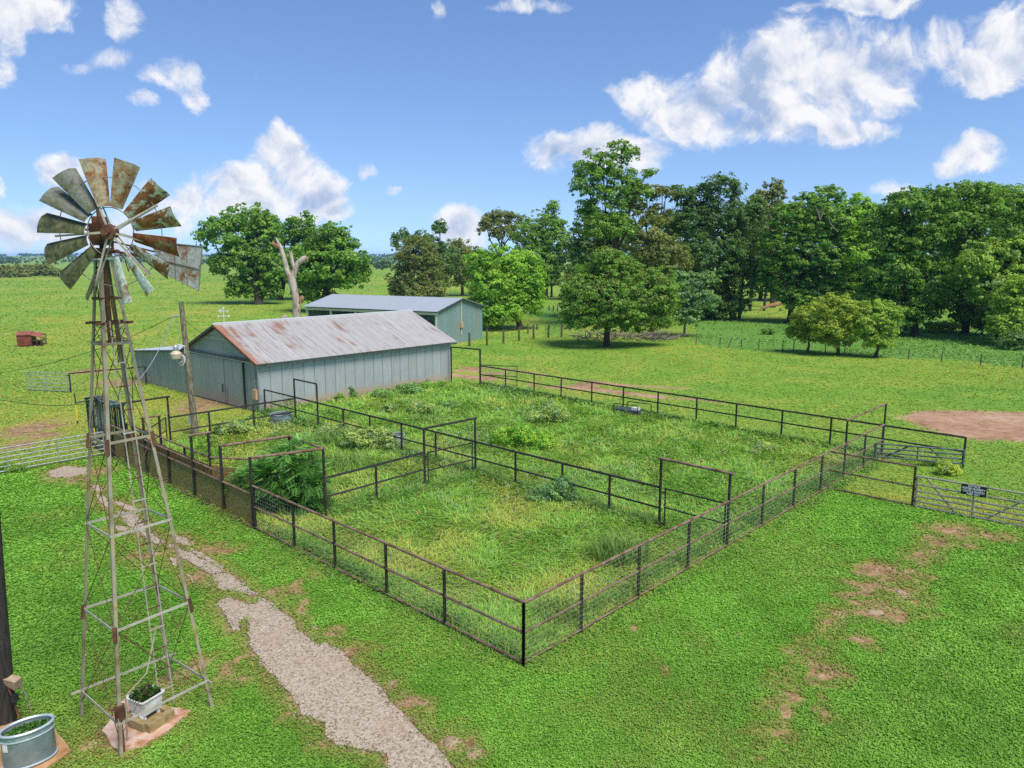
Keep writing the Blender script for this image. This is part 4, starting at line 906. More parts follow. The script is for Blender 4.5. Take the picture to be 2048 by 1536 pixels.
for a_ in np.linspace(.1, sLn - .1, 6)[1:-1]: MB().beam(Q(a_, sW - .1, hS - 1.2), Q(a_ + 1.1, sW - .1, hS - .4), .1, .1).build('knee_brace', M['postwood'], tS)
MB().tube(Q(-.06, sW / 2, .9), Q(-.06, sW / 2, hSr - .1), .05, 8).build('conduit', M['pale'], tS, True)
MB().box(Q(-.12, sW / 2, 2.0), (.2, .5, .6), sb, sw).build('meter_box', M['boxtan'], tS)
# ------------------------------------------------------------------ utility pole, wires
pB = G(391, 868); zp = zat(pB, 603); pT = at(362, 603, pB.y + .1)
tp = thing('utility_pole', 'mottled wooden utility pole with a yard lamp in front of the barn', 'utility pole', pB)
pm = lambda f: pB.lerp(pT, f)
MB().path([pm(-.01), pm(.3), pm(.7), pm(1)], [.19, .17, .145, .12], 12).build('pole', M['polewood'], tp, True)
lp = pm((zat(pB, 704)) / pT.z); lz = lp.z
lc = at(352, 708, pB.y - .2)
mb = MB(); mb.path([pm((zat(pB, 712)) / pT.z) + Vector((-.1, -.05, 0)), Vector((lc.x + .5, lc.y, lc.z + .42)), Vector((lc.x + .2, lc.y, lc.z + .5)), Vector((lc.x, lc.y, lc.z + .42))], .035, 8); la_ = mb.build('lamp_arm', M['white'], tp, True)
mb = MB(); mb.path([lc + Vector((0, 0, z)) for z in (-.26, -.24, -.08, .02, .10, .2)], [.20, .24, .27, .29, .22, .10], 16); sh = mb.build('lamp_shade', M['lampglass'], tp, True)
mb = MB(); mb.path([lc + Vector((0, 0, z)) for z in (.2, .3, .42, .5)], [.13, .15, .12, .04], 12); mb.build('lamp_cap', M['galv'], sh, True)
# ringed white plate below the lamp
rc = at(363, 720, pB.y - .15); rn = Vector((-.45, -.85, .1)).normalized()
mb = MB().disc(rc, rn, .30, .04, 20); rp = mb.build('round_plate', M['white'], tp, True)
xx = rn.orthogonal().normalized(); yy = rn.cross(xx)
MB().path([rc + rn * .025 + (xx * math.cos(a_) + yy * math.sin(a_)) * .19 for a_ in np.linspace(0, 2 * math.pi, 20, endpoint=False)], .035, 6, closed=True).build('ring', M['wiredark'], rp)
MB().disc(rc + rn * .03, rn, .07, .03, 10).build('centre', M['wiredark'], rp)
MB().tube(rc, rc + Vector((.4, .1, .25)), .02, 6).build('bracket', M['galv'], rp)
MB().tube(pm(.90) + Vector((-.05, -.1, 0)), pm(.90) + Vector((-.55, -.2, -.1)), .05, 8).build('insulator', M['galv'], tp, True)
MB().box(pm(.12) + Vector((-.16, -.16, 0)), (.12, .16, .5)).build('switch_box', M['galv'], tp)
def wire(name, label, a, b, sag, r=.014, mat='black', n=14, cat='wire'):
    a, b = Vector(a), Vector(b)
    pts = [a.lerp(b, i / n) - Vector((0, 0, 4 * sag * (i / n) * (1 - i / n))) for i in range(n + 1)]
    o = MB().path(pts, r, 5).build(name, M[mat], None, True); return tag(o, label, cat)
hub = pm(.90) + Vector((-.5, -.2, -.1))
wire('overhead_wire', 'thin dark power wire from the utility pole to the barn gable', pm(.88), B(-.1, wR + 1.0, hR - .75), .15)
wire('overhead_wire', 'dark power wire sagging from the utility pole across to the left edge', hub, at(-60, 752, 41), .6)
wire('overhead_wire', 'low dark cable from the left edge to the green chute', at(-60, 786, 30.5), at(168, 808, AP[-1].y + 1.5), .25, .014)
wire('overhead_wire', 'pale cable drooping from the utility pole down beside the windmill', hub + Vector((0, 0, -.1)), at(196, 797, 30), 1.1, .018, 'galv')
tag(wire('overhead_wire', 'thin pale lead hanging from pole top to the yard lamp', pm(.89) + Vector((-.3, -.2, 0)), la_.matrix_world @ Vector((0, 0, 0)) if False else lc + Vector((.25, 0, .5)), .05, .012, 'galv'), None)
# ------------------------------------------------------------------ windmill
LB = [G(240, 1515), G(427, 1415), G(343, 1360), G(160, 1437)]      # front, right, back, left feet
cen = sum(LB, Vector()) / 4
def windmill():
    t = thing('windmill', 'tall rusty windmill on a four-legged lattice tower', 'windmill', (cen.x, cen.y, 0))
    topz = at(208, 520, cen.y).z; tc = at(207, 520, cen.y)
    topw = 0.12
    TP = [tc + (b - cen).normalized() * topw * 1.4 for b in LB]
    leg = lambda i, z: LB[i % 4].lerp(TP[i % 4], z / topz)
    for i in range(4):
        mb = MB(); a, b = leg(i, -0.08), TP[i]; d = (b - a).normalized(); out_ = Vector(((LB[i] - cen).x, (LB[i] - cen).y, 0)).normalized()
        s1 = (out_ + Vector((-out_.y, out_.x, 0))).normalized(); s2 = (out_ - Vector((-out_.y, out_.x, 0))).normalized()
        mb.beam(a - s2 * .030, b - s2 * .030, .060, .009, s1); mb.beam(a - s1 * .030, b - s1 * .030, .060, .009, s2)
        lg = mb.build('tower_leg', M['millleg'], t)
        for zz in LEV[1:4:2]:
            p = leg(i, zz); MB().beam(p - d * .22, p + d * .08, .066, .062, out_).build('splice_plate', M['millrust'], lg)
    # girts on each level
    for k, z in enumerate(LEV):
        for i in range(4):
            a, b = leg(i, z), leg(i + 1, z); e = (b - a).normalized()
            ov = .18 if k == 0 and i in (1, 2) else (.12 if k == 5 else .02)
            MB().beam(a - e * ov, b + e * ov, .014, .05).build('girt', M['millwood'] if k in (0, 1, 2) else M['millrust'] if k > 4 else M['millleg'], t)
    # crossed brace rods
    zz = [0.35] + LEV[1:]
    for k in range(len(zz) - 1):
        if k > 4: break
        for i in range(4):
            MB().tube(leg(i, zz[k]), leg(i + 1, zz[k + 1]), .0075, 5).build('brace_rod', M['rustrod'], t); MB().tube(leg(i + 1, zz[k]), leg(i, zz[k + 1]), .0075, 5).build('brace_rod', M['rustrod'], t)
    # ladder between front and right legs
    f = lambda z, q: leg(0, z).lerp(leg(1, z), q)
    l0, l1 = PZ(323, 1425, 0.15), PZ(348, 1398, 0.15)
    zt_ = at(220, 640, cen.y).z
    wd = 0.15
    def lad(z):
        m = f(max(z, 0), .5); q = z / zt_
        base = (l0 + l1) / 2; m0 = f(zt_, .5)
        return Vector((base.x + (m0.x - base.x) * q, base.y + (m0.y - base.y) * q, z))
    sd_ = (LB[1] - LB[0]).normalized()
    ld = MB()
    la = MB().tube(lad(.12) - sd_ * wd, lad(zt_) - sd_ * .09, .014, 6).tube(lad(.12) + sd_ * wd, lad(zt_) + sd_ * .09, .014, 6).build('ladder', M['millwood'], t, True)
    nr = 17
    for k in range(nr):
        z = .55 + (zt_ - .9) * k / (nr - 1); w_ = wd + (.09 - wd) * z / zt_
        MB().beam(lad(z) - sd_ * (w_ + .03), lad(z) + sd_ * (w_ + .03), .022, .022).build('rung', M['millrust'] if k % 3 else M['millwood'], la)
    # mast, gearbox
    hub = at(221, 464, cen.y - 0.75)
    ax = Vector((-0.07, -0.9975, 0)).normalized(); rx = Vector((-ax.y, ax.x, 0)); rx = rx if rx.x > 0 else -rx; up = Vector((0, 0, 1))
    mp = Vector((tc.x, tc.y, 0))
    MB().tube(V3(mp, topz - 1.6), V3(mp, hub.z + .45), .05, 10).build('mast', M['millrust'], t, True)
    mb = MB(); c = V3(mp, hub.z - .02); mb.box(c, (.26, .34, .40), rx, ax, up); mb.box(c + up * .26, (.18, .24, .14), rx, ax, up); mb.box(c - up * .34, (.22, .22, .18), rx, ax, up)
    for s in (-1, 1): mb.tube(c + rx * .2 * s + up * .1, c + rx * .2 * s - up * .35, .03, 6)
    mb.path([c - up * .30 + (rx * math.cos(a) + ax * math.sin(a)) * .27 for a in np.linspace(0, 6.283, 18, endpoint=False)], .022, 5, closed=True)
    for dz, ln in ((.09, .30), (-.34, .36), (-.42, .36), (-.62, .2)): mb.tube(c + up * dz, c + up * dz - rx * ln, .022, 6)
    gb = mb.build('gearbox', M['millrust'], t)
    # wheel
    mb = MB(); mb.tube(hub - ax * .06, hub + ax * .10, .13, 14); mb.tube(V3(mp, hub.z), hub, .05, 8); mb.tube(hub + ax * .08, hub + ax * .16, .06, 10)
    wh = mb.build('wheel_hub', M['millrust'], t, True)
    D = lambda a, r, o=0: hub + (rx * math.cos(R(a)) + up * math.sin(R(a))) * r + ax * o
    s = (cen.y - .75) / F * 1.005
    r1, r2, r3 = 47 * s, 104 * s, 140 * s
    for rr, rad, nm in ((r1, .009, 'inner_rim'), (r2, .008, 'outer_rim')):
        MB().path([D(a, rr) for a in np.linspace(0, 360, 60, endpoint=False)], rad, 5, closed=True).build(nm, M['wiredark'], wh)
    for a in (107, 26, -15, -50, -112, 183):
        mb = MB(); mb.beam(D(a, .07, .05), D(a + 1, r2 + .08, .02), .034, .02, ax); mb.beam(D(a + 4, .07, -.10), D(a + 1, r2 + .05, -.03), .022, .016, ax)
        mb.build('spoke', M['millwood'], wh)
    BL = [(99.4, 'bl_brown', 35, 0), (70.3, 'bl_brown', 36, 0), (38, 'bl_half', 40, 0), (12.3, 'bl_half', 38, 0), (-12.5, 'bl_red', 36, 0), (-34.6, 'bl_half', 38, 0), (-58.6, 'bl_white', 40, 0), (-80.4, 'bl_white', 38, 0),
          (-113, 'bl_moss', 62, 1), (-137, 'bl_moss', 18, 0), (-162, 'bl_moss', 22, 0), (172.5, 'bl_moss', 30, 0), (148, 'bl_grey', 38, 0), (126.3, 'bl_grey', 30, 0)]
    for a, m, pit, short in BL:
        rd = rx * math.cos(R(a)) + up * math.sin(R(a)); tg_ = up * math.cos(R(a)) - rx * math.sin(R(a))
        ch = tg_ * math.cos(R(pit)) + ax * math.sin(R(pit)); nn = rd.cross(ch)
        mb = MB(); nr_, nc = 5, 5; ra = r1 * 1.04 if not short else r2 * .84; vs = []
        for i in range(nr_):
            q = i / (nr_ - 1); r_ = ra + (r3 - ra) * q; w_ = (.20 + (.435 - .20) * (r_ - r1) / (r3 - r1))
            if q == 1: w_ *= .97
            for j in range(nc):
                x = j / (nc - 1) - .5
                vs.append(hub + rd * (r_ - .03 * (1 if (q == 1 and j == 0) else 0)) + ch * w_ * x + nn * (.07 * (1 - 4 * x * x)) * (w_ / .435) + ax * .01)
        fs = []
        n = len(vs); vs2 = vs + [p + nn * .004 for p in vs]
        for i in range(nr_ - 1):
            for j in range(nc - 1):
                b = i * nc + j; fs += [(b, b + 1, b + nc + 1, b + nc), (n + b, n + b + nc, n + b + nc + 1, n + b + 1)]
        bord = [(0, j) for j in range(nc)] + [(i, nc - 1) for i in range(1, nr_)] + [(nr_ - 1, j) for j in range(nc - 2, -1, -1)] + [(i, 0) for i in range(nr_ - 2, 0, -1)]
        for k in range(len(bord)):
            p_, q_ = bord[k], bord[(k + 1) % len(bord)]; p_, q_ = p_[0] * nc + p_[1], q_[0] * nc + q_[1]; fs.append((p_, n + p_, n + q_, q_))
        mb.add(vs2, fs); bl = mb.build('blade', M[m], wh, True)
        mb = MB(); cc = hub + rd * r2; mb.beam(cc - ch * .13 - nn * .01, cc + ch * .13 - nn * .01, .03, .012, nn); mb.build('blade_clip', M['millrust'], bl) if False else None
    # tail vane, folded alongside the wheel, with its boom
    tv = lambda u, v, o=-.55: hub + rx * ((u - 221 - 36) * s * 1.04) + up * ((464 - v) * s * 1.04) + ax * o
    vp = [tv(303, 488), tv(352, 485), tv(405, 490), tv(391, 575), tv(333, 546)]
    mb = MB(); mb.slab(vp, ax * .006); va = mb.build('tail_vane', M['vane'], t)
    mb = MB(); 
    for k in range(5): mb.tube(vp[k] + ax * .01, vp[(k + 1) % 5] + ax * .01, .010, 5)
    mb.tube(tv(303, 512) + ax * .014, tv(398, 534) + ax * .014, .011, 5); mb.tube(tv(349, 486) + ax * .014, tv(346, 556) + ax * .014, .008, 5); mb.tube(tv(374, 487) + ax * .014, tv(369, 566) + ax * .014, .007, 5)
    mb.build('vane_frame', M['wiredark'], va)
    MB().beam(V3(mp, hub.z - .30), tv(310, 514, -.56), .03, .05).beam(V3(mp, hub.z - .10), tv(306, 500, -.56), .02, .03).build('tail_boom', M['millrust'], t)
    # furl chains
    for q, (x0, z0, z1) in enumerate(((-.10, -1.0, -3.1), (.16, -1.3, -2.5))):
        mb = MB(); p = V3(mp, 0) + rx * x0 + ax * .12
        nl = int((z0 - z1) / .07)
        for k in range(nl):
            z = hub.z + z0 - k * .07; d = rx if k % 2 else ax
            pp = p + rx * (.05 * math.sin(k * .15)); mb.path([V3(pp, z) + up * (.042 * math.cos(a)) + d * (.018 * math.sin(a)) for a in np.linspace(0, 6.283, 6, endpoint=False)], .008, 4, closed=True)
        mb.build('furl_chain', M['rustrod'], t)
    mb = MB(); mb.path([hub + rx * .06 - up * .32, hub + rx * .22 - up * .46, hub + rx * .27 - up * .70, hub + rx * .32 - up * .50, hub + rx * .42 - up * .34], .012, 5); mb.build('furl_chain', M['rustrod'], t)
    # pump pipe at the front foot
    fl = LB[0].lerp(cen, .12)
    mb = MB(); mb.tube(V3(fl, 0), V3(fl, 1.0), .035, 8); mb.box(V3(fl, .85), (.14, .14, .3)); mb.tube(V3(fl, .9), V3(fl, .9) - rx * .22, .03, 6); mb.build('pump_pipe', M['millrust'], t)
    MB().path([V3(fl, .25) + rx * .1, V3(fl, 1.2) + rx * .15, V3(fl, 1.5) + rx * .42 - ax * .3, lad(2.0)], .014, 5).build('supply_pipe', M['millleg'], t)
LEV = [0.42, 1.72, 3.10, 4.62, 6.02, 6.55, 7.6]
LEV = [zat(LB[0], v) for v in (1455, 1280)] + [zat(LB[0].lerp(cen, .25), 1082), zat(LB[0].lerp(cen, .45), 892), zat(LB[0].lerp(cen, .70), 690), zat(LB[0].lerp(cen, .75), 648), zat(LB[0].lerp(cen, .8), 598)]
windmill()
# ------------------------------------------------------------------ bathtub planter under the mill
def tub():
    zr = .62; k1, k2, k3, k4 = PZ(244, 1395, zr), PZ(297, 1368, zr), PZ(331, 1379, zr), PZ(287, 1409, zr)
    ux = (k3 - k4) + (k2 - k1); LX = ux.length / 4; ux.normalize(); c = (k1 + k2 + k3 + k4) / 4; c.z = 0; LY = ((k1 - k4).length + (k2 - k3).length) / 4; uy = Vector((-ux.y, ux.x, 0))
    if uy.y < 0: uy = -uy
    fz = .10
    tf = thing('timber_frame', 'mossy timber base holding the white bathtub planter', 'timber base', c)
    KX, KY = LX / .655, LY / .363; c -= uy * .12 * KY
    q = lambda a, b, z: c + ux * a * KX + uy * b * KY + Vector((0, 0, z))
    for b in (-.42, .42): MB().beam(q(-.72, b, .14), q(.66, b, .14), .14, .18).build('timber', M['timber'], tf)
    for a in (-.65, .59): MB().beam(q(a, -.33, .14), q(a, .33, .14), .14, .175).build('timber', M['timber'], tf)
    MB().slab([q(-.55, -.33, .06), q(.49, -.33, .06), q(.49, .33, .06), q(-.55, .33, .06)], (0, 0, .09)).build('deck', M['timber'], tf)
    tt = thing('bathtub', 'old white enamel bathtub used as planter under the windmill', 'bathtub', q(0, .12, .14))
    lx, ly, z0, z1 = .60, .33, .27, .62
    def ring(sx, sy, z, off=0): 
        out = []
        for cx, cy in ((1, 1), (-1, 1), (-1, -1), (1, -1)):
            rr = .10
            for k in range(5):
                a = math.atan2(cy, cx) + R(-45 + 22.5 * k)
                out.append(q((lx * sx - rr) * cx + rr * math.cos(a) + off, (ly * sy - rr) * cy + rr * math.sin(a) + .12, z))
        return out
    mb = MB(); rings = [ring(.84, .80, z0), ring(.92, .90, z0 + .12), ring(.97, .96, z1 - .05), ring(1.07, 1.08, z1 - .03), ring(1.09, 1.10, z1), ring(1.0, .98, z1 + .005), ring(.93, .90, z1 - .02), ring(.86, .82, z0 + .1)]
    n = len(rings[0]); vs = sum(rings, [])
    fs = [(i * n + k, i * n + (k + 1) % n, (i + 1) * n + (k + 1) % n, (i + 1) * n + k) for i in range(len(rings) - 1) for k in range(n)] + [tuple(range(n))[::-1], tuple(range((len(rings) - 1) * n, len(rings) * n))]
    mb.add(vs, fs); mb.build('basin', M['enamel'], tt, True)
    for a in (-.42, .42):
        for b in (-.16, .16): MB().box(q(a, b + .12, .205), (.10, .09, .13), ux, uy).build('foot', M['enamel'], tt)
    for k in range(3): MB().disc(q(-.62, .02 + .1 * k, z1 + .006), (0, 0, 1), .018, .008, 8).build('tap_hole', M['black'], tt)
    MB().slab([p - Vector((0, 0, .08)) for p in ring(.92, .89, z1)], (0, 0, .02)).build('soil', M['soil'], tt)
    rng = np.random.default_rng(31); n = 1300
    a = rng.uniform(-.52, .54, n); b = rng.uniform(-.26, .26, n); hgt = rng.random(n) * .16 * (0.4 + fbm(a * 3, b * 3, 1.0))
    C = np.array([list(q(a[i], b[i] + .12, z1 - .06 + hgt[i])) for i in range(n)])
    N = nrmz(rng.normal(size=(n, 3)) * .6 + np.array([0, 0, .8])); t_ = rng.random((n, 1))
    col = np.array([.02, .06, .012]) * (1 - t_) + np.array([.09, .20, .03]) * t_
    col = np.where(rng.random((n, 1)) < .2, np.array([.12, .07, .04]), col)
    pl = thing('potted_weeds', 'dark weedy plants filling the white bathtub', 'plants', q(0, .12, z1 - .06))
    quads_mesh('leaves', leaf_quads(rng, C, N, rng.uniform(.04, .09, n), .6), M['leaf'], col, pl)
tub()
# ------------------------------------------------------------------ stock tank, slab corner, dark pole
def tank():
    c = PZ(52, 1508, 0.06); c.z = .06
    # oval axes from the rim in the picture
    hz = .72; pL, pR = PZ(1, 1478, hz), PZ(107, 1442, hz); ctr = PZ(54, 1458, hz); ctr.z = .06
    ux = (pR - pL); ux.z = 0; la = ux.length / 2 * 1.02; ux.normalize(); uy = Vector((-ux.y, ux.x, 0)); lb = la * .62
    t = thing('stock_tank', 'oval galvanised stock tank planter on the tan slab', 'stock tank', ctr)
    el = lambda f, z: [ctr + ux * (la * f * math.cos(a)) + uy * (lb * (f + (f - 1) * .5) * math.sin(a)) + Vector((0, 0, z)) for a in np.linspace(0, 2 * math.pi, 48, endpoint=False)]
    prof = [(.985, 0), (.985, .05), (1.0, .06), (1.0, hz - .14), (1.012, hz - .125), (1.0, hz - .11), (1.0, hz - .02), (.975, hz - .02), (.965, .3)]
    rings = [el(f, z) for f, z in prof]; n = 48; vs = sum(rings, [])
    fs = [(i * n + k, i * n + (k + 1) % n, (i + 1) * n + (k + 1) % n, (i + 1) * n + k) for i in range(len(rings) - 1) for k in range(n)] + [tuple(range(n))[::-1]]
    MB().add(vs, fs).build('tank_wall', M['tank'], t, True)
    MB().path(el(1.0, hz), .028, 8, closed=True).build('rim', M['tankrim'], t, True)
    MB().path(el(1.012, .05), .022, 6, closed=True).build('base_hoop', M['tankrim'], t, True)
    MB().path(el(1.008, hz - .13), .014, 6, closed=True).build('bead', M['tankrim'], t, True)
    e = el(1.005, 0)
    MB().tube(e[2] + Vector((0, 0, .05)), e[2] + Vector((0, 0, hz - .03)), .014, 6).build('seam', M['black'], t)
    k = 27; MB().slab([e[k] + Vector((0, 0, .42)), e[k + 2] + Vector((0, 0, .42)), e[k + 2] + Vector((0, 0, .58)), e[k] + Vector((0, 0, .58))], (e[k] - ctr).normalized() * .012).build('sticker', M['white'], t)
    MB().slab(el(.96, hz - .15), (0, 0, .02)).build('soil', M['soil'], t)
    rng = np.random.default_rng(33); n = 2600
    a = rng.uniform(0, 6.283, n); r = np.sqrt(rng.random(n)) * .93; bare = fbm(np.cos(a) * r * 2 + 5, np.sin(a) * r * 2 + 7, 1.1) > .56
    a, r = a[~bare], r[~bare]; n = len(a); x = la * r * np.cos(a); y = lb * r * np.sin(a)
    C = np.array(ctr)[None] + np.array(ux)[None] * x[:, None] + np.array(uy)[None] * y[:, None]; C[:, 2] = hz - .13 + rng.random(n) ** 1.5 * .12
    N = nrmz(rng.normal(size=(n, 3)) * .6 + np.array([0, 0, .8])); t_ = rng.random((n, 1))
    col = np.array([.03, .10, .015]) * (1 - t_) + np.array([.12, .30, .04]) * t_
    pl = thing('tank_weeds', 'green weeds growing inside the oval stock tank', 'plants', ctr + Vector((0, 0, hz - .28)))
    quads_mesh('leaves', leaf_quads(rng, C, N, rng.uniform(.05, .10, n), .6), M['leaf'], col, pl)
tank()
def darkpole():
    b = PZ(9, 1452, 0) + Vector((-.05, .1, 0)); tp_ = at(-14, 1100, b.y); d = (tp_ - b).normalized()
    t = thing('dark_pole', 'dark creosoted pole with a pale box beside the stock tank', 'pole', b)
    MB().path([b - d * .1, b + d * 3, b + d * 9], [.21, .17, .14], 14).build('pole', M['darkwood'], t, True)
    m = at(30, 1364, b.y - .05)
    mb = MB(); mb.slab([m + Vector(p) for p in ((-.18, -.10, .12), (.10, -.14, .07), (.06, -.12, -.12), (-.16, -.08, -.02))], (0.03, .18, .02)); bx = mb.build('box_cover', M['boxtan'] if False else M['stone'], t)
    MB().path([m + Vector((.06, 0, .0)), m + Vector((.2, 0, -.3)), m + Vector((.24, .05, -.8)), V3(m, .02) + Vector((.12, .05, 0))], .014, 6).build('hose', M['wiredark'], t)
    MB().path([m + Vector((-.12, -.05, -.05)), m + Vector((-.02, -.05, -.5)), V3(m, .02) + Vector((.02, 0, 0))], .02, 6).build('pipe', M['millrust'], t)
    MB().box(m + Vector((.0, -.06, -.32)), (.10, .10, .16)).build('valve', M['black'], t)
darkpole()
# ------------------------------------------------------------------ troughs, feeder, hay ring
def trough(u, v, r, h, label):
    c = G(u, v); t = thing('water_trough', label, 'trough', c)
    el = lambda f, z: [c + Vector((r * f * math.cos(a), r * f * math.sin(a), z)) for a in np.linspace(0, 2 * math.pi, 28, endpoint=False)]
    M['trough'] = M['tank']
    prof = [(1, -.03), (1, h * .5), (1.015, h * .55), (1, h * .6), (1, h), (.95, h), (.95, h * .6)]; n = 28; vs = sum([el(f, z) for f, z in prof], [])
    MB().add(vs, [(i * n + k, i * n + (k + 1) % n, (i + 1) * n + (k + 1) % n, (i + 1) * n + k) for i in range(len(prof) - 1) for k in range(n)]).build('trough_wall', M['tank'], t, True)
    MB().path(el(1, h), .03, 6, closed=True).build('rim', M['tankrim'], t, True)
    MB().slab(el(.96, h * .62), (0, 0, .02)).build('soil', M['soil'], t)
trough(563, 844, .62, .50, 'round galvanised trough by the barn-corner post in the small pen')
trough(790, 890, .50, .55, 'round galvanised trough half hidden by weeds at the middle fence')
def hayring():
    c = G(1258, 826); t = thing('hay_feeder', 'low dark hay feeder with thin hoop rails outside the far fence', 'feeder', c)
    ux = (G(1285, 829) - G(1230, 822)).normalized(); uy = Vector((-ux.y, ux.x, 0))
    q = lambda a, b, z: c + ux * a + uy * b + Vector((0, 0, z))
    MB().slab([q(-.85, -.4, 0), q(.75, -.4, 0), q(.75, .5, 0), q(-.85, .5, 0)], (0, 0, .25)).build('tray', M['dark'], t)
    for b, s in ((-.42, 0), (.55, .45)):
        MB().path([q(-.85 + s, b, 0), q(-.85 + s, b, .55), q(-.8 + s, b, .6), q(.7 + s, b, .6), q(.78 + s, b, .55), q(.78 + s, b, 0)], .03, 6).build('hoop_rail', M['pipe'], t, True)
    MB().box(q(.45, .0, .32), (.45, .35, .16), ux, uy).build('salt_block', M['white'], t)
hayring()
def creep():
    A = PZ(35, 694, 0); Bq = PZ(64, 693, 0); Cq = PZ(97, 688, 0)
    ux = (Bq - A).normalized(); uy = Vector((-ux.y, ux.x, 0)); uy = uy if uy.y > 0 else -uy
    w = (Bq - A).length; hb = zat(A, 671); L2 = w * .75; dp = 2.2
    t = thing('cattle_feeder', 'rusty red covered creep feeder alone in the left field', 'feeder', A)
    q = lambda a, b, z: A + ux * a + uy * b + Vector((0, 0, z))
    MB().slab([q(0, 0, .12), q(w, 0, .12), q(w, dp, .12), q(0, dp, .12)], (0, 0, hb - .12)).build('hopper', M['feeder'], t)
    MB().slab([q(-.1, -.1, hb + .005), q(w, -.1, hb + .005), q(w, dp * .5, hb + .30), q(-.1, dp * .5, hb + .30)], (0, 0, .05)).slab([q(-.1, dp * .5, hb + .30), q(w, dp * .5, hb + .30), q(w, dp + .1, hb + .005), q(-.1, dp + .1, hb + .005)], (0, 0, .05)).build('roof', M['redroof'], t)
    MB().slab([q(w + .01, -.1, hb - .05), q(w + L2, -.1, hb - .30), q(w + L2, dp * .5, hb + .02), q(w + .01, dp * .5, hb + .27)], (0, 0, .05)).slab([q(w + .01, dp * .5, hb + .27), q(w + L2, dp * .5, hb + .02), q(w + L2, dp + .1, hb - .30), q(w + .01, dp + .1, hb - .05)], (0, 0, .05)).build('awning', M['redroof'], t)
    for a, b in [(w + L2 - .1, y) for y in np.linspace(-.05, dp + .05, 5)] + [(w + L2 * .5, -.05)]:
        MB().box(q(a, b, (hb - .3) / 2), (.06, .06, hb - .3), ux, uy).build('stall_bar', M['rustrod'], t)
    MB().beam(q(w + .1, -.05, .62), q(w + L2 - .15, -.05, .62), .05, .06).build('stall_rail', M['rustrod'], t); MB().beam(q(w + L2 - .1, 0.03, .62), q(w + L2 - .1, dp, .62), .05, .06).build('stall_rail', M['rustrod'], t)
    MB().slab([q(w + .05, .7, .1), q(w + L2 - .4, .7, .1), q(w + L2 - .4, dp - .5, .1), q(w + .05, dp - .5, .1)], (0, 0, .45)).build('trough', M['black'], t)
    MB().beam(q(.05, .2, .06), q(w + L2, .2, .06), .12, .12).build('skid', M['rustrod'], t); MB().beam(q(.05, dp - .2, .06), q(w + L2, dp - .2, .06), .12, .12).build('skid', M['rustrod'], t)
creep()
# ------------------------------------------------------------------ foliage
def crown_quads(rng, lobes, leaf, c_lo, c_hi, dens=1.0, rc=None, flat=.6, fine=1.0, hi2=None, droop=0.0):
    Cs, Ns, Ss, Cc = [], [], [], []
    LC = np.array([l[0] for l in lobes]); LR = np.array([l[1] for l in lobes])
    for li in range(len(lobes)):
        c, r = LC[li], LR[li]; mr = (r[0] * r[1] * r[2]) ** (1 / 3)
        q = rc or np.clip(.30 * mr, .35, 1.5)
        k = int(dens * 2.1 * 4 * math.pi * mr * mr / (math.pi * q * q)) + 4; k0 = k; k = int(k * 1.55)
        d = nrmz(rng.normal(size=(k, 3))); d = d[d[:, 2] > -.75]; k = len(d)
        spr = rng.random(k) < .36; f = np.where(spr, rng.uniform(.98, 1.26, k), rng.uniform(.55, 1.04, k))[:, None]; cc = c + d * r * f; spr_z = np.where(spr, .46, 1.0)
        oth = np.ones(k, bool)
        for lj in range(len(lobes)):
            if lj != li: oth &= (((cc - LC[lj]) / LR[lj]) ** 2).sum(1) > .42
        cc, d, spr_z = cc[oth], d[oth], spr_z[oth]; k = len(cc)
        if k == 0: continue
        m = int(26 * fine * (q / leaf) ** 2 * .30) + 8
        ld = nrmz(rng.normal(size=(k, m, 3)) + np.array([0, 0, .25])); rr = rng.random((k, m, 1)) ** .45
        qs = q * rng.uniform(.6, 1.25, (k, 1, 1)) * spr_z[:, None, None]; kp = rng.random((k, m)) < np.where(spr_z < 1, .30, 1.0)[:, None]
        P = cc[:, None] + ld * rr * qs * np.array([1, 1, flat]) - np.array([0, 0, droop]) * (rr ** 2) * qs
        N = nrmz(ld * .55 + d[:, None] * .45 + rng.normal(size=(k, m, 3)) * .45 + np.array([0, 0, .45]))
        hue = np.clip(rng.random((k, 1, 1)) * .75 + rng.random((k, m, 1)) * .5 - .12, 0, 1)
        col = np.array(c_lo) * (1 - hue) + np.array(c_hi) * hue
        if hi2 is not None:
            pick = (rng.random((k, 1, 1)) < .22); col = np.where(pick, np.array(hi2) * (1.05 + .6 * rng.random((k, m, 1))), col)
        P, N, col = P[kp], N[kp], col[kp]; Cs.append(P); Ns.append(N); Ss.append(leaf * rng.uniform(.65, 1.35, len(P))); Cc.append(col)
    C, N, Sz, cl = map(np.concatenate, (Cs, Ns, Ss, Cc))
    return leaf_quads(rng, C, N, Sz, .62), cl
def limb(mb, a, b, r0, r1, rng, n=5, wob=.08, sides=6):
    a, b = Vector(a), Vector(b); L = (b - a).length
    pts = []
    for i in range(n + 1):
        f = i / n; p = a.lerp(b, f); 
        if 0 < i < n: p += Vector((rng.normal() * L * wob * .5, rng.normal() * L * wob * .5, rng.normal() * L * wob * .25 + L * .06 * math.sin(f * 3.14)))
        pts.append(p)
    mb.path(pts, [r0 + (r1 - r0) * (i / n) ** .8 for i in range(n + 1)], sides, cap=False); return pts
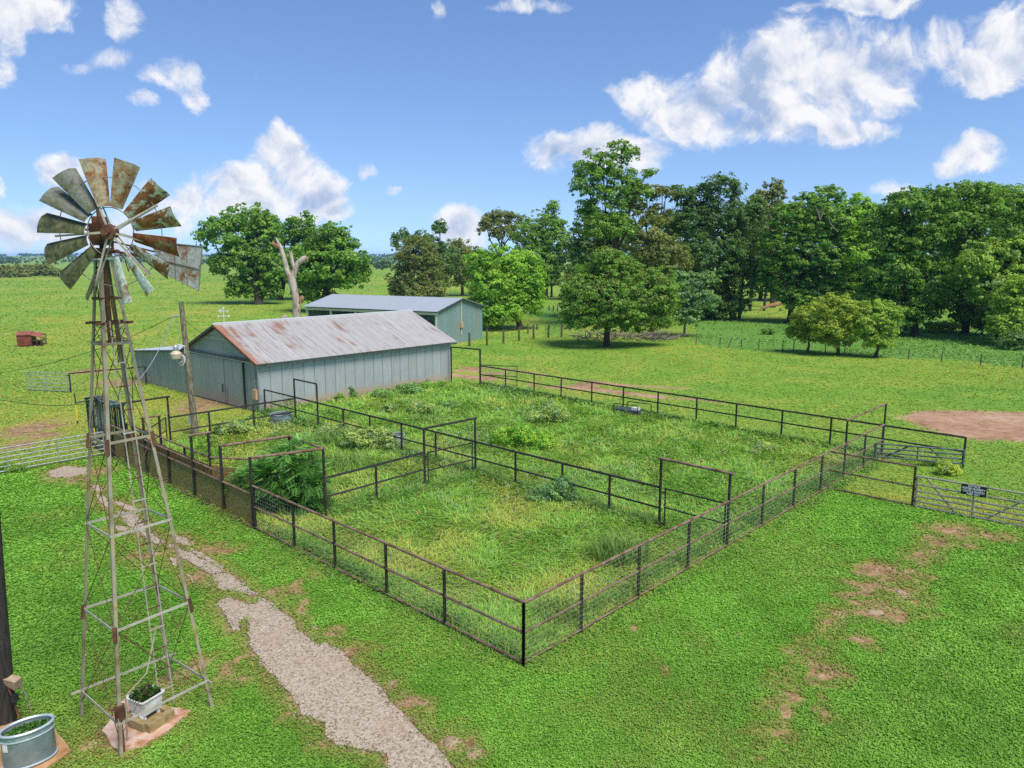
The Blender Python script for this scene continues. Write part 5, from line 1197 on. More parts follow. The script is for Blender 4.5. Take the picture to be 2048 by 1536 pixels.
_GR = dict(mid=((.030, .085, .012), (.085, .185, .026)), dark=((.020, .055, .014), (.055, .120, .030)), bright=((.045, .120, .012), (.125, .260, .030)), olive=((.040, .068, .018), (.095, .135, .040)), blue=((.036, .092, .028), (.095, .190, .068)), yellow=((.065, .125, .014), (.165, .245, .036)), lime=((.055, .130, .015), (.150, .255, .040)), dusty=((.058, .110, .030), (.14, .215, .07)))
GREENS = {k: tuple(tuple(min(1, c * f) for c, f in zip(q, (3.6, 2.7, 2.5))) for q in v) for k, v in _GR.items()}
seed_ = [100]
def tree(name, label, base, lobes, pal, leaf, Y=None, dens=1.0, trunk=.25, rc=None, flat=.6, fine=1.0, group=None, hi2=None, cat='tree', barkm='bark', stems=1, limbs=True, part='crown', droop=0.0, depth=.9):
    seed_[0] += 1; rng = np.random.default_rng(seed_[0])
    b = G(*base) if Y is None else at(base[0], base[1], Y)
    if Y is None: Y = b.y
    b.z = 0.0; s = Y / F
    LB_ = []
    for (u, v, ru, rv) in lobes:
        c = at(u, v, Y); m = min(ru, rv * 1.3)
        c = np.array(c) + np.array([0, rng.uniform(-.45, .45) * ru * s, 0])
        LB_.append((c, np.array([ru * s, max(m, ru * .7) * s * depth, rv * s])))
    t = thing(name, label, cat, b, group)
    mb = MB(); order = sorted(range(len(LB_)), key=lambda i: -LB_[i][0][2]); top = LB_[order[0]][0]
    cx = np.mean([l[0] for l in LB_], axis=0)
    fork = Vector((b.x * .7 + cx[0] * .3, b.y, min(top[2] * .38, max(.5, cx[2] * .5))))
    for k in range(stems):
        bb = b + Vector((rng.normal() * .25, rng.normal() * .25, 0)) * (stems > 1)
        mb.path([bb - Vector((0, 0, .1)), bb + Vector((0, 0, .25)), bb.lerp(fork, .5) + Vector((rng.normal() * .1, 0, 0)), fork], [trunk * 1.35, trunk * 1.05, trunk * .9, trunk * .8], 9, cap=False)
    if limbs:
        for l in LB_:
            p = limb(mb, fork, Vector(l[0]) + Vector((0, 0, l[1][2] * .35)), trunk * .55, trunk * .10, rng)
            for _ in range(3):
                d = Vector(nrmz(rng.normal(size=3)) * l[1] * .85); d.z = abs(d.z); limb(mb, p[3], Vector(l[0]) + d, trunk * .2, trunk * .05, rng, 3, sides=4)
    mb.build('trunk', M[barkm], t, True)
    Q, c = crown_quads(rng, LB_, leaf * (.78 if leaf > .2 else .9), *GREENS[pal], dens, rc, flat, fine, hi2, droop)
    quads_mesh(part, Q, M['leaf'], c, t)
    return t
NT_ = tree
WG = 'trees of the wood behind the right pasture'
tree('tree', 'big round leafy tree at the left end of the far-field clump', (518, 609), [(495, 445, 50, 33), (450, 470, 46, 32), (520, 470, 35, 40), (482, 515, 55, 36), (452, 530, 25, 22), (502, 560, 48, 30), (540, 530, 32, 40), (482, 583, 24, 14), (535, 588, 25, 14)], 'mid', .85, dens=1.1, trunk=.9, rc=1.5, hi2=(.12, .25, .03))
tree('tree', 'middle tree of the far-field clump, above the dead trunk', (560, 600), [(605, 455, 24, 26), (575, 470, 25, 22), (592, 505, 58, 34), (572, 545, 40, 34), (615, 545, 40, 34)], 'mid', .85, dens=1.0, trunk=.6, rc=1.5, hi2=(.12, .25, .03))
tree('tree', 'broad leafy tree at the right end of the far-field clump', (648, 624), [(662, 475, 42, 28), (700, 520, 36, 38), (650, 530, 55, 45), (628, 578, 42, 30), (612, 540, 38, 40), (692, 560, 30, 22), (655, 602, 26, 16), (720, 545, 17, 24), (640, 495, 30, 25)], 'mid', .75, dens=1.1, trunk=.65, rc=1.3, hi2=(.12, .25, .03))
tree('tree', 'small lone dark tree far out in the pasture', (765, 540), [(762, 531, 14, 7), (772, 528, 10, 8)], 'dark', 2.2, rc=2.2, trunk=.6)
tree('tree', 'grey-green weeping tree with pale stems behind the open shed', (850, 606), [(820, 555, 40, 35), (850, 535, 35, 40), (832, 500, 38, 26), (802, 570, 22, 22), (868, 580, 20, 22), (830, 585, 40, 18)], 'olive', .55, dens=1.2, trunk=.25, barkm='palebark', rc=1.1, fine=.8, droop=.5)
tree('tree', 'tall gappy dark tree rising behind the grey-green weeping tree', (884, 598), [(880, 455, 12, 16), (845, 482, 25, 16), (806, 480, 19, 18), (868, 490, 22, 16), (885, 522, 33, 36), (872, 565, 22, 22)], 'dark', .7, dens=.8, trunk=.45, barkm='palebark', rc=1.1)
tree('tree', 'rounded olive tree in the gap left of the umbrella-crowned tree', (925, 592), [(915, 505, 30, 24), (935, 538, 30, 32), (905, 550, 28, 28), (950, 515, 22, 20)], 'olive', .75, trunk=.4, rc=1.3)
tree('tree', 'umbrella-crowned tree with bare twin trunks against the cloud', (998, 590), [(1000, 434, 28, 15), (1032, 445, 24, 17), (974, 460, 16, 22), (1012, 468, 30, 16), (985, 440, 20, 12)], 'olive', .7, dens=.65, trunk=.55, rc=1.2)
tree('tree', 'tall ragged green tree behind the bright rounded tree', (1092, 600), [(1106, 415, 8, 13), (1090, 450, 34, 28), (1060, 470, 33, 30), (1112, 482, 26, 34), (1085, 525, 42, 38), (1058, 505, 30, 30), (1120, 455, 14, 13)], 'mid', .6, dens=.95, trunk=.5, rc=1.1)
tree('tree', 'bright rounded leafy tree right of the open shed', (1040, 659), [(960, 530, 30, 27), (1000, 520, 40, 26), (1042, 532, 38, 28), (1066, 565, 24, 30), (990, 572, 48, 40), (1038, 592, 44, 40), (1000, 618, 45, 30), (1064, 612, 20, 20), (965, 592, 25, 30), (975, 642, 24, 18)], 'bright', .46, dens=1.15, trunk=.4, rc=.9, hi2=(.15, .30, .03))
tree('tree', 'tiny round tree with bare stem in the gap beside the round pasture tree', (1103, 594), [(1102, 560, 20, 15), (1105, 548, 12, 8)], 'dark', .5, trunk=.3, rc=.9)
tree('tree', 'broad round tree standing alone on the mown pasture', (1213, 693), [(1215, 520, 32, 24), (1170, 575, 46, 40), (1235, 560, 58, 45), (1300, 582, 48, 45), (1178, 622, 52, 42), (1262, 630, 70, 44), (1326, 622, 30, 40), (1220, 600, 80, 60), (1140, 600, 20, 26)], 'mid', .32, dens=1.2, trunk=.36, rc=.7, hi2=(.17, .22, .05))
tree('tree', 'tallest airy tree standing above the wood edge', (1222, 655), [(1242, 308, 30, 22), (1195, 330, 44, 26), (1180, 365, 38, 30), (1230, 372, 52, 36), (1276, 385, 28, 20), (1300, 348, 12, 9), (1210, 420, 52, 36), (1195, 455, 34, 30), (1235, 455, 34, 28)], 'mid', .40, dens=.62, trunk=.4, rc=.75)
tree('tree', 'added dark-leaved tree for the shade around the stem of the tallest airy tree', (1190, 640), [(1180, 470, 40, 40), (1240, 480, 42, 40), (1165, 520, 34, 45), (1182, 572, 40, 44), (1240, 560, 50, 50), (1160, 600, 26, 40)], 'dark', .46, Y=118, dens=1.0, trunk=.35, rc=.85)  # added tree; its dark palette carries the shade low in the tall crown
tree('tree', 'thin-crowned tree with bare limbs right of the tallest tree', (1290, 650), [(1290, 385, 34, 16), (1325, 387, 20, 14), (1266, 415, 26, 18), (1318, 430, 26, 22), (1290, 482, 48, 44), (1330, 522, 44, 44), (1300, 542, 48, 40)], 'olive', .45, dens=.6, trunk=.4, rc=.8, group=WG)
tree('tree', 'big dark willow-leaved tree in the middle of the wood edge', (1466, 640), [(1440, 378, 38, 24), (1400, 393, 28, 20), (1360, 388, 20, 16), (1385, 440, 48, 40), (1450, 440, 54, 44), (1490, 470, 38, 50), (1420, 512, 64, 54), (1480, 552, 44, 50), (1390, 572, 50, 48), (1440, 604, 54, 26), (1502, 420, 24, 24), (1350, 540, 30, 40), (1400, 622, 54, 26), (1355, 600, 30, 36), (1450, 622, 26, 16)], 'dark', .46, dens=1.0, trunk=.5, rc=.85, fine=.9, group=WG)
tree('tree', 'see-through round-topped tree set back in the wood skyline', (1545, 615), [(1552, 382, 20, 20), (1516, 396, 17, 16), (1540, 432, 44, 34), (1510, 474, 38, 44), (1572, 442, 28, 28)], 'olive', .65, dens=.75, trunk=.5, rc=1.0, group=WG)
tree('tree', 'large fresh-green tree with layered boughs in the wood front', (1578, 646), [(1660, 392, 34, 18), (1620, 412, 34, 24), (1575, 442, 34, 34), (1640, 442, 54, 40), (1560, 502, 44, 44), (1622, 512, 58, 50), (1690, 462, 38, 40), (1580, 562, 52, 42), (1650, 572, 54, 40), (1548, 552, 28, 34), (1600, 595, 50, 28), (1680, 610, 50, 30)], 'mid', .46, dens=.95, trunk=.4, rc=.85, flat=.45, hi2=(.07, .19, .03), group=WG)
tree('tree', 'narrow green tree between the layered tree and leaning-limbed tree', (1720, 650), [(1720, 410, 26, 20), (1700, 440, 34, 28), (1737, 440, 24, 28), (1715, 502, 38, 48), (1720, 572, 44, 48), (1735, 620, 40, 28)], 'bright', .48, dens=.9, trunk=.4, rc=.85, group=WG)
tree('tree', 'wide tree with a pale leaning limb at the wood front', (1830, 672), [(1840, 395, 44, 22), (1800, 420, 44, 28), (1870, 400, 38, 24), (1770, 462, 44, 44), (1830, 472, 58, 48), (1880, 452, 44, 38), (1790, 542, 58, 48), (1850, 562, 48, 48), (1760, 592, 38, 38), (1830, 622, 48, 34), (1790, 632, 36, 24)], 'mid', .44, dens=.95, trunk=.45, rc=.85, hi2=(.06, .16, .025), group=WG)
tree('tree', 'windblown tree with sky gaps near the right end of the wood', (1930, 668), [(1910, 387, 28, 16), (1945, 385, 44, 20), (1990, 392, 38, 20), (1920, 432, 48, 38), (1980, 432, 48, 38), (1950, 502, 58, 44), (1930, 572, 54, 48), (1900, 602, 38, 30), (1960, 610, 40, 30)], 'mid', .46, dens=.85, trunk=.45, rc=.85, group=WG)
tree('tree', 'tall tree cut off by the right edge of the photo', (2035, 682), [(2035, 392, 38, 20), (2065, 420, 48, 38), (2020, 472, 44, 38), (2062, 522, 48, 48), (2000, 542, 48, 38), (2040, 600, 40, 40)], 'mid', .44, dens=.95, trunk=.45, rc=.85, group=WG)
tree('tree', 'pale vine-draped tree hanging in front of the right wood edge', (1996, 684), [(1985, 512, 48, 34), (2030, 502, 38, 38), (1950, 532, 33, 28), (2020, 562, 44, 44), (1975, 582, 38, 38)], 'lime', .40, dens=.9, trunk=.3, rc=.7, hi2=(.20, .30, .09), group=WG)
tree('tree', 'low glossy bush-tree at the right photo edge', (2030, 694), [(2035, 602, 34, 34), (2020, 642, 34, 34), (2062, 632, 44, 58), (2000, 652, 16, 20), (2050, 580, 30, 26)], 'lime', .30, dens=1.1, trunk=.2, rc=.6)
tree('tree', 'slim pale-leaved tree beside the broad round pasture tree', (1368, 673), [(1370, 560, 24, 16), (1410, 560, 26, 14), (1360, 590, 28, 22), (1405, 600, 28, 26), (1375, 630, 26, 26), (1400, 560, 18, 10)], 'blue', .40, dens=.85, trunk=.16, barkm='palebark', rc=.6, hi2=(.15, .26, .13))
tree('small_tree', 'leftmost of the small yellow-green trees on the wire fence line', (1615, 706), [(1622, 630, 36, 24), (1602, 665, 26, 22), (1640, 612, 24, 16), (1632, 672, 28, 18), (1595, 640, 14, 16)], 'yellow', .24, dens=1.0, trunk=.12, rc=.45, flat=.5, hi2=(.25, .33, .05))
tree('small_tree', 'middle and spikiest of the small yellow-green fence trees', (1676, 711), [(1680, 620, 44, 26), (1655, 656, 34, 28), (1702, 656, 36, 28), (1680, 682, 34, 16), (1660, 600, 7, 13), (1692, 598, 7, 12)], 'yellow', .24, dens=1.0, trunk=.17, rc=.45, flat=.5, hi2=(.25, .33, .05))
tree('small_tree', 'rightmost fork-trunked one of the small fence-line trees', (1753, 716), [(1760, 625, 36, 24), (1735, 652, 28, 24), (1775, 656, 26, 28), (1755, 684, 28, 16), (1785, 625, 18, 14)], 'lime', .24, dens=1.0, trunk=.13, rc=.45, stems=2, hi2=(.22, .30, .045))
# trees filling the depth of the wood
BK = [(1175, 600, 150, 'dark', [(1175, 520, 60, 45), (1200, 565, 60, 40)], 'shadowed tree behind the foot of the tallest tree'), (1350, 600, 150, 'dark', [(1345, 470, 60, 50), (1360, 540, 60, 50)], 'dim tree in the wood between thin-crowned and dark willow-leaved trees'),
      (1520, 602, 150, 'olive', [(1520, 450, 50, 40), (1530, 520, 60, 50), (1545, 560, 40, 30)], 'yellowish shaded tree behind the dark willow-leaved tree'), (1640, 602, 150, 'dark', [(1640, 470, 70, 50), (1660, 540, 70, 50)], 'dim tree behind the layered fresh-green tree'),
      (1765, 602, 150, 'dark', [(1760, 440, 50, 30), (1770, 500, 70, 50), (1740, 560, 60, 40)], 'dim tree behind the narrow green tree'), (1885, 602, 150, 'dark', [(1890, 420, 50, 25), (1890, 480, 70, 50), (1880, 560, 70, 45)], 'shaded tree behind the windblown tree'), (2010, 602, 150, 'dark', [(2010, 430, 60, 30), (2010, 500, 70, 55), (2020, 560, 60, 40)], 'dim tree behind the vine-draped tree')]
for (u, v, Y, pal, lo, lb) in BK: tree('tree', lb, (u, v), lo, pal, .75, dens=.8, trunk=.45, rc=1.4, group=WG)
# understory: dark leaf palette puts the shade beneath the canopy into colour
US = [(1250, 640, 125, [(1240, 622, 60, 24), (1290, 615, 50, 28)], 'low shaded thicket behind the broad round tree'), (1420, 622, 135, [(1400, 600, 50, 22), (1450, 606, 40, 16)], 'low shaded thicket under the dark willow-leaved tree'),
      (1655, 640, 118, [(1660, 615, 60, 22), (1700, 610, 50, 26)], 'shaded thicket behind the yellow-green fence trees'), (1800, 668, 107, [(1780, 640, 38, 26), (1765, 620, 36, 30)], 'dark thicket around the leaning-limbed trunk'), (1960, 672, 105, [(1960, 625, 45, 30), (1985, 650, 30, 24)], 'dark thicket below the windblown tree'), (2060, 700, 95, [(2045, 684, 40, 18)], 'low bramble below the glossy bush-tree')]
for (u, v, Y, lo, lb) in US: tree('thicket', lb, (u, v), lo, 'dark', .5, trunk=.08, rc=.8, limbs=True, stems=3, cat='bush', group='low thickets under the wood')
tree('bush', 'bright green bush mound in the wood opening', (1905, 652), [(1930, 640, 34, 10), (1960, 636, 22, 9)], 'bright', .4, trunk=.05, rc=.6, cat='bush')
tree('bush', 'yellow-brown scrub mound beneath the windblown tree', (1900, 664), [(1880, 654, 34, 9), (1920, 654, 34, 9)], 'yellow', .34, trunk=.05, rc=.6, cat='bush')
tree('bush', 'small dark bush on open grass before the wood', (1538, 669), [(1534, 664, 9, 5), (1543, 662, 6, 4)], 'mid', .3, trunk=.04, rc=.4, cat='bush')
for i, (u, v, ru, rv, lb) in enumerate([(8, 552, 26, 11, 'scrub bush at left photo edge of the far field'), (38, 551, 24, 12, 'second scrub bush of the far-left row, low and rounded'), (66, 549, 20, 11, 'scrub bush midway along the far-left row'), (88, 549, 18, 12, 'tallest scrub bush of the far-left row, behind the windmill blades'), (110, 550, 14, 7, 'small scrub bush at the right end of the far-left row'), (124, 551, 12, 6, 'last tiny scrub bush of the far-left row by the mossy blade')]):
    tree('scrub_bush', lb, (u, v + 3), [(u, v - rv * .8, ru, rv), (u + ru * .4, v - rv * .4, ru * .7, rv * .7), (u - ru * .4, v - rv * .5, ru * .7, rv * .7)], 'olive', 1.3, dens=.9, trunk=.15, rc=1.5, cat='bush', group='scrub bushes along the far left field')
# dark far wood
def far_wood():
    rng = np.random.default_rng(55); Cs = []; LBs = []
    Qs, cs = [], []
    for Y, n, hh, sz in ((1000, 120, 7, 4.0), (1350, 200, 9, 5.0), (1900, 240, 12, 7), (2700, 300, 15, 9)):
        for k in range(n):
            u = rng.uniform(-250, 2300)
            if Y == 1000 and (130 < u < 700 or u > 740) and rng.random() < .55: continue
            d_ = Y * rng.uniform(.92, 1.08); x = (u - 1024) / F * d_; z0 = float(relief(np.array([x]), np.array([d_]))[0])
            r = hh * rng.uniform(.8, 1.5); m = 16
            ld = nrmz(rng.normal(size=(m, 3))); ld[:, 2] = np.abs(ld[:, 2])
            P = np.array([x, d_, z0 + hh * .25]) + ld * np.array([r * 1.5, r, hh * .62]) * rng.uniform(.5, 1, (m, 1))
            Qs.append(leaf_quads(rng, P, nrmz(ld + rng.normal(size=(m, 3)) * .4 + np.array([0, -.3, .4])), np.full(m, sz) * rng.uniform(.6, 1.3, m), .8))
            t_ = rng.random((m, 1)); cs.append(np.array([.022, .058, .02]) * (1 - t_) + np.array([.05, .11, .035]) * t_)
    o = quads_mesh('distant_wood', np.concatenate(Qs), M['leaf'], np.concatenate(cs)); tag(o, kind='stuff')
far_wood()
mb = MB(); P = [PZ(730, 524, .06), PZ(830, 524, .06), PZ(840, 520.5, .06), PZ(722, 520.5, .06)]; mb.slab(P, (0, 0, .05)); tag(mb.build('pond', M['water']), kind='structure')
# ------------------------------------------------------------------ dead tree
def deadtree():
    Y = 82; rng = np.random.default_rng(9); A = lambda u, v: at(u, v, Y)
    b = at(594, 690, Y); b.z = 0
    t = thing('dead_tree', 'bleached bare dead tree with sawn forked limbs behind the barn', 'dead tree', b); s = Y / F
    MB().path([b, A(594, 636), A(592, 600), A(586, 570), A(582, 554)], [8.5 * s, 7.8 * s, 7.4 * s, 7.6 * s, 8 * s], 12).build('trunk', M['dead'], t, True)
    MB().path([A(582, 558), A(574, 540), A(567, 512), A(560, 492), A(552, 476)], [6 * s, 5 * s, 4.5 * s, 3.8 * s, 1.8 * s], 10).build('limb', M['dead'], t, True)
    MB().path([A(585, 556), A(591, 538), A(597, 525), A(606, 519), A(614, 516)], [6.2 * s, 5.2 * s, 5.4 * s, 6.6 * s, 5.4 * s], 10).build('limb', M['dead'], t, True)
    MB().path([A(590, 540), A(584, 522), A(581, 503)], [4 * s, 3.6 * s, 3.2 * s], 8).build('stub', M['dead'], t, True)
    MB().path([A(559, 494), A(550, 490), A(544, 485)], [4.5 * s, 4 * s, 3 * s], 8).build('stub', M['log'], t, True)
    MB().path([A(600, 604), A(604, 596), A(605, 592)], [5 * s, 5 * s, 3 * s], 8).build('broken_stub', M['log'], t, True)
    Y2 = 76; c = at(566, 650, Y2); d = at(568, 634, Y2)
    MB2 = MB(); a2 = at(585, 668, Y2 + 1); a2.z = .35; MB2.path([a2, at(572, 640, Y2), at(565, 633, Y2)], [.42, .40, .36], 10)
    o = MB2.build('fallen_log', M['dead'], None, True); tag(o, 'sawn log end poking above the barn ridge by the dead tree', 'log')
deadtree()
# brush pile & logs
def brushpile(u0, u1, v, n, label, rng, hmax=1.3, Y=None):
    a, b = G(u0, v), G(u1, v); t = thing('brush_pile', label, 'brush pile', (a + b) / 2)
    mb = MB()
    for k in range(n):
        p = a.lerp(b, rng.random()) + Vector((rng.normal() * .3, rng.normal() * 1.0, rng.random() * hmax * .5)); an_ = rng.uniform(0, 6.28); L = rng.uniform(.8, 3.0)
        q = p + Vector((math.cos(an_) * L, math.sin(an_) * L, rng.uniform(-.1, .9)))
        limb(mb, p, q, rng.uniform(.03, .09), .012, rng, 3, .15, 4)
    mb.build('branches', M['brush'], t)
rb = np.random.default_rng(17)
brushpile(1150, 1345, 679, 150, 'pale dead brush piled behind the broad round pasture tree', rb)
brushpile(1300, 1350, 680, 30, 'small scatter of cut branches right of the broad round tree', rb, .5)
mb = MB(); mb.path([at(1522, 617, 126), at(1540, 611, 126), at(1562, 607, 127)], [.18, .32, .30], 8); tag(mb.build('fallen_log', M['log'], None, True), 'orange-brown fallen log between trunks in the wood', 'log')
# bare trunks seen under the canopy
for u, v, Y_, lb in [(1478, 640, 114, 'slim straight trunk beside the dark willow-leaved tree'), (1500, 622, 135, 'dim slender trunk in the shade, near the fallen log'), (1528, 622, 135, 'dim straight trunk just left of the fallen log')]:
    b = at(u, v, Y_); b.z = 0; t = thing('tree', lb, 'tree', b); mb = MB().path([b, b + Vector((.1, 0, 3)), b + Vector((.3, 0, 7))], [.26, .22, .16], 8); mb.build('trunk', M['bark'], t, True)
    rg = np.random.default_rng(int(u)); Q, c = crown_quads(rg, [(np.array(b + Vector((.3, 0, 8.0))), np.array([2.2, 2.0, 1.8]))], .5, *GREENS['dark'], .8, .8); quads_mesh('crown', Q, M['leaf'], c, t)
for o in list(COL.objects):
    if o.get('label') == 'wide tree with a pale leaning limb at the wood front':
        q = lambda u, v, Y=99: at(u, v, Y)
        MB().path([q(1836, 478, 101), q(1818, 450), q(1806, 428), q(1794, 410), q(1789, 400)], [.34, .28, .2, .14, .06], 8).path([q(1806, 428), q(1800, 432), q(1795, 434)], [.13, .1, .05], 6).build('pale_limb', M['palebark'], o, True)
        MB().path([q(1888, 500, 101), q(1895, 470), q(1903, 440), q(1910, 424)], [.40, .34, .26, .14], 8).build('dark_limb', M['bark'], o, True)
    if o.get('label') == 'large fresh-green tree with layered boughs in the wood front':
        q = lambda u, v, Y=103: at(u, v, Y)
        MB().path([q(1676, 464), q(1668, 456), q(1660, 446), q(1658, 438)], [.09, .09, .08, .03], 6).build('bare_branch', M['palebark'], o, True)
        MB().path([q(1640, 440), q(1636, 424), q(1630, 412)], [.12, .08, .03], 6).path([q(1640, 440), q(1646, 424), q(1644, 412)], [.1, .07, .03], 6).build('bare_twigs', M['palebark'], o, True)
# ------------------------------------------------------------------ wooden post fences
def postfence(name, label, pts, r, mat, hs, wires=3, lean=None):
    t = thing(name, label, 'fence', pts[0]); me0 = None
    mb0 = MB().tube((0, 0, -.2), (0, 0, 1), r, 8)
    for i, (p, h) in enumerate(zip(pts, hs)):
        d = lean.get(i, (0, 0)) if lean else (0, 0)
        MB().path([V3(p, -.1), V3(p, h) + Vector((d[0], d[1], 0))], [r, r * .85], 7).build('post', M[mat], t, True)
    mb = MB()
    for k in range(wires):
        f = .35 + .6 * k / max(1, wires - 1); mb.path([V3(p, h * f) for p, h in zip(pts, hs)], .010, 3, cap=False)
    if wires: mb.build('fence_wire', M['wiredark'], t)
W1 = [(939, 692, 665), (974, 691, 658), (1007, 687, 659), (1038, 682, 654), (1067, 678, 650), (1097, 676, 649), (1123, 674, 647)]
postfence('post_fence', 'wooden post fence running right from the open shed', [G(u, v) for u, v, _ in W1], .13, 'postwood', [zat(G(u, v), v2) for u, v, v2 in W1], 2)
W3 = [(1041, 656, 640), (1056, 667, 648), (1074, 660, 648)]
postfence('post_fence', 'shorter row of old posts in front of the bright rounded tree', [G(u, v) for u, v, _ in W3], .11, 'postwood', [zat(G(u, v), v2) for u, v, v2 in W3], 1)
W2 = [(1392, 690, 672), (1440, 692, 675), (1455, 696, 675), (1483, 694, 677), (1517.5, 699, 677), (1565, 703, 681), (1587, 704, 683), (1650, 709, 688), (1689, 712, 687), (1755, 716, 697), (1817, 719, 698), (1883, 723, 702), (1961, 731, 707), (2044, 737, 711), (2140, 745, 720)]
postfence('wire_fence', 'thin-posted wire fence along the weedy strip before the wood', [G(u, v) for u, v, _ in W2], .055, 'postwood', [zat(G(u, v), v2) for u, v, v2 in W2], 4, {2: (.45, 0)})
W4 = [(1098, 622, 611), (1107, 623, 611), (1115.5, 623, 609), (1124, 624, 612)]
postfence('post_fence', 'tiny row of far posts left of the broad round tree', [G(u, v) for u, v, _ in W4], .14, 'postwood', [zat(G(u, v), v2) for u, v, v2 in W4], 1)
# ------------------------------------------------------------------ leafy bush in the crowding pen
def frond_bush():
    rng = np.random.default_rng(71); b = G(585, 1022); s = b.y / F
    t = thing('mesquite_bush', 'feathery dark green bush overflowing the crowding pen', 'bush', b)
    mb = MB(); tips = []
    for k in range(26):
        a = rng.uniform(0, 6.283); e = Vector((math.cos(a) * rng.uniform(.5, 1.5), math.sin(a) * rng.uniform(.4, 1.1), rng.uniform(1.2, 2.3)))
        pts = limb(mb, b + Vector((rng.normal() * .15, rng.normal() * .15, 0)), b + e, .035, .01, rng, 4, .12, 5); tips.append(pts)
    mb.build('stems', M['bark'], t, True)
    ell = [((555, 955, 62, 42), 1), ((610, 955, 45, 50), 1), ((520, 960, 52, 26), .9), ((575, 920, 40, 26), .8), ((630, 990, 26, 42), .9), ((590, 1000, 62, 32), .8), ((600, 895, 26, 16), .35), ((500, 965, 40, 20), .6)]
    Qs, Cs = [], []
    for (u, v, ru, rv), w in ell:
        c = np.array(at(u, v, b.y)); r = np.array([ru * s, min(ru, rv) * s * 1.1, rv * s]); nf = int(230 * w * (ru * rv / 2600) + 30)
        for k in range(nf):
            d = nrmz(rng.normal(size=3)); d[2] = d[2] if d[2] > -.5 else -d[2]
            p0 = c + d * r * rng.uniform(.55, 1.0); dirv = nrmz(np.array([d[0], d[1], .15 + .3 * d[2]]) + rng.normal(size=3) * .35)
            L = rng.uniform(.30, .55); n = 8; f = (np.arange(n) + 1) / n
            P = p0 + dirv * L * f[:, None]; P[:, 2] -= .30 * L * f ** 2
            side = nrmz(np.cross(dirv, [0, 0, 1])); nr = nrmz(np.cross(side, dirv) + rng.normal(size=3) * .2); nr = nr if nr[2] > 0 else -nr
            ll = .16 * (1 - .45 * np.abs(f - .5) * 2)[:, None]; ww = .026
            tcol = rng.random(); col = np.array([.085, .21, .045]) * (1 - tcol) + np.array([.24, .50, .11]) * tcol
            for sg in (-1, 1):
                ld = nrmz(side * sg * .9 + dirv * .45) - np.array([0, 0, .25]); e = P + ld * ll; m = (P + e) / 2; wv = dirv * ww
                Qs.append(np.stack([P, m + wv, e, m - wv], 1)); Cs.append(np.repeat((col * rng.uniform(.8, 1.25))[None], n, 0))
    quads_mesh('foliage', np.concatenate(Qs), M['leaf'], np.concatenate(Cs), t)
frond_bush()
# ------------------------------------------------------------------ weeds inside the paddock
for _k in ('mid', 'blue', 'dusty', 'dark', 'bright', 'yellow'): GREENS['w' + _k] = tuple(tuple(min(.8, c * 1.3) for c in q) for q in GREENS[_k])
def weed(label, base, lobes, pal, leaf, dens=1.0, rc=.22, flat=.9, name='weed_clump', group=None, hi2=None, **k):
    pal = 'w' + pal
    return tree(name, label, base, lobes, pal, leaf, dens=dens, trunk=.018, rc=rc, flat=flat, stems=2, cat='weeds', part='foliage', group=group, hi2=hi2, **k)
PG = (.22, .30, .15)
weed('pale feathery weed patch in mid paddock above the bright bushes', (1100, 845), [(1085, 830, 22, 10), (1110, 820, 20, 10), (1120, 836, 16, 8), (1065, 838, 14, 7)], 'dusty', .11, .8, .3, hi2=PG)
weed('pale grey weed tuft near the top middle of the paddock', (1105, 815), [(1100, 808, 10, 6)], 'dusty', .11, .8, .25, hi2=PG)
weed('bright green bush patch beside the middle fence', (1040, 895), [(1010, 875, 26, 16), (1045, 868, 30, 18), (1085, 880, 24, 18), (1030, 890, 30, 13), (1070, 895, 28, 12), (1105, 897, 16, 10)], 'bright', .10, 1.0, .26, hi2=(.15, .36, .04))
weed('grey-green feathery shrub leaning on the middle fence', (1110, 1003), [(1100, 985, 38, 14), (1125, 972, 28, 14), (1075, 993, 22, 10), (1150, 990, 22, 10)], 'blue', .07, .9, .2, hi2=(.14, .24, .11))
weed('tangled weeds around the half-hidden trough', (745, 900), [(720, 880, 30, 16), (750, 870, 30, 16), (780, 885, 20, 14), (735, 895, 36, 12), (700, 868, 20, 12)], 'dusty', .10, .9, .24, hi2=PG)
weed('weeds beside the narrow fence gap near the barn corner', (670, 870), [(660, 860, 26, 9), (690, 856, 18, 9), (642, 866, 14, 7)], 'dusty', .10, .9, .24, hi2=PG)
weed('dark weed clump growing at the barn wall foot, tallest', (697, 795), [(698, 780, 5, 14), (690, 792, 8, 7), (706, 788, 6, 9)], 'dark', .11, .8, .22)
weed('dark weed clump at the barn wall, left low one', (672, 802), [(675, 797, 16, 6)], 'mid', .11, .9, .24)
weed('leafy green weed mound at the barn wall, middle', (765, 796), [(765, 788, 16, 9), (750, 793, 8, 6)], 'blue', .12, .9, .26)
weed('leafy green weed mound at the barn wall, widest', (820, 788), [(815, 778, 22, 10), (835, 780, 14, 8), (800, 785, 12, 7)], 'blue', .12, .9, .26)
weed('low green weeds at barn wall near its far end', (868, 775), [(860, 771, 18, 6), (880, 769, 10, 5)], 'mid', .12, .9, .26)
weed('grey weed patch between barn wall and paddock fence', (785, 825), [(780, 815, 12, 9), (770, 826, 10, 6)], 'dusty', .10, .8, .24, hi2=PG)
weed('pale-topped weed patch in the upper paddock', (845, 828), [(840, 818, 26, 9), (860, 814, 12, 6)], 'dusty', .10, .8, .26, hi2=PG)
weed('grey weed patch behind the small pen fence', (460, 868), [(445, 857, 22, 9), (480, 852, 24, 9), (505, 862, 12, 7)], 'dusty', .10, .9, .24, hi2=PG)
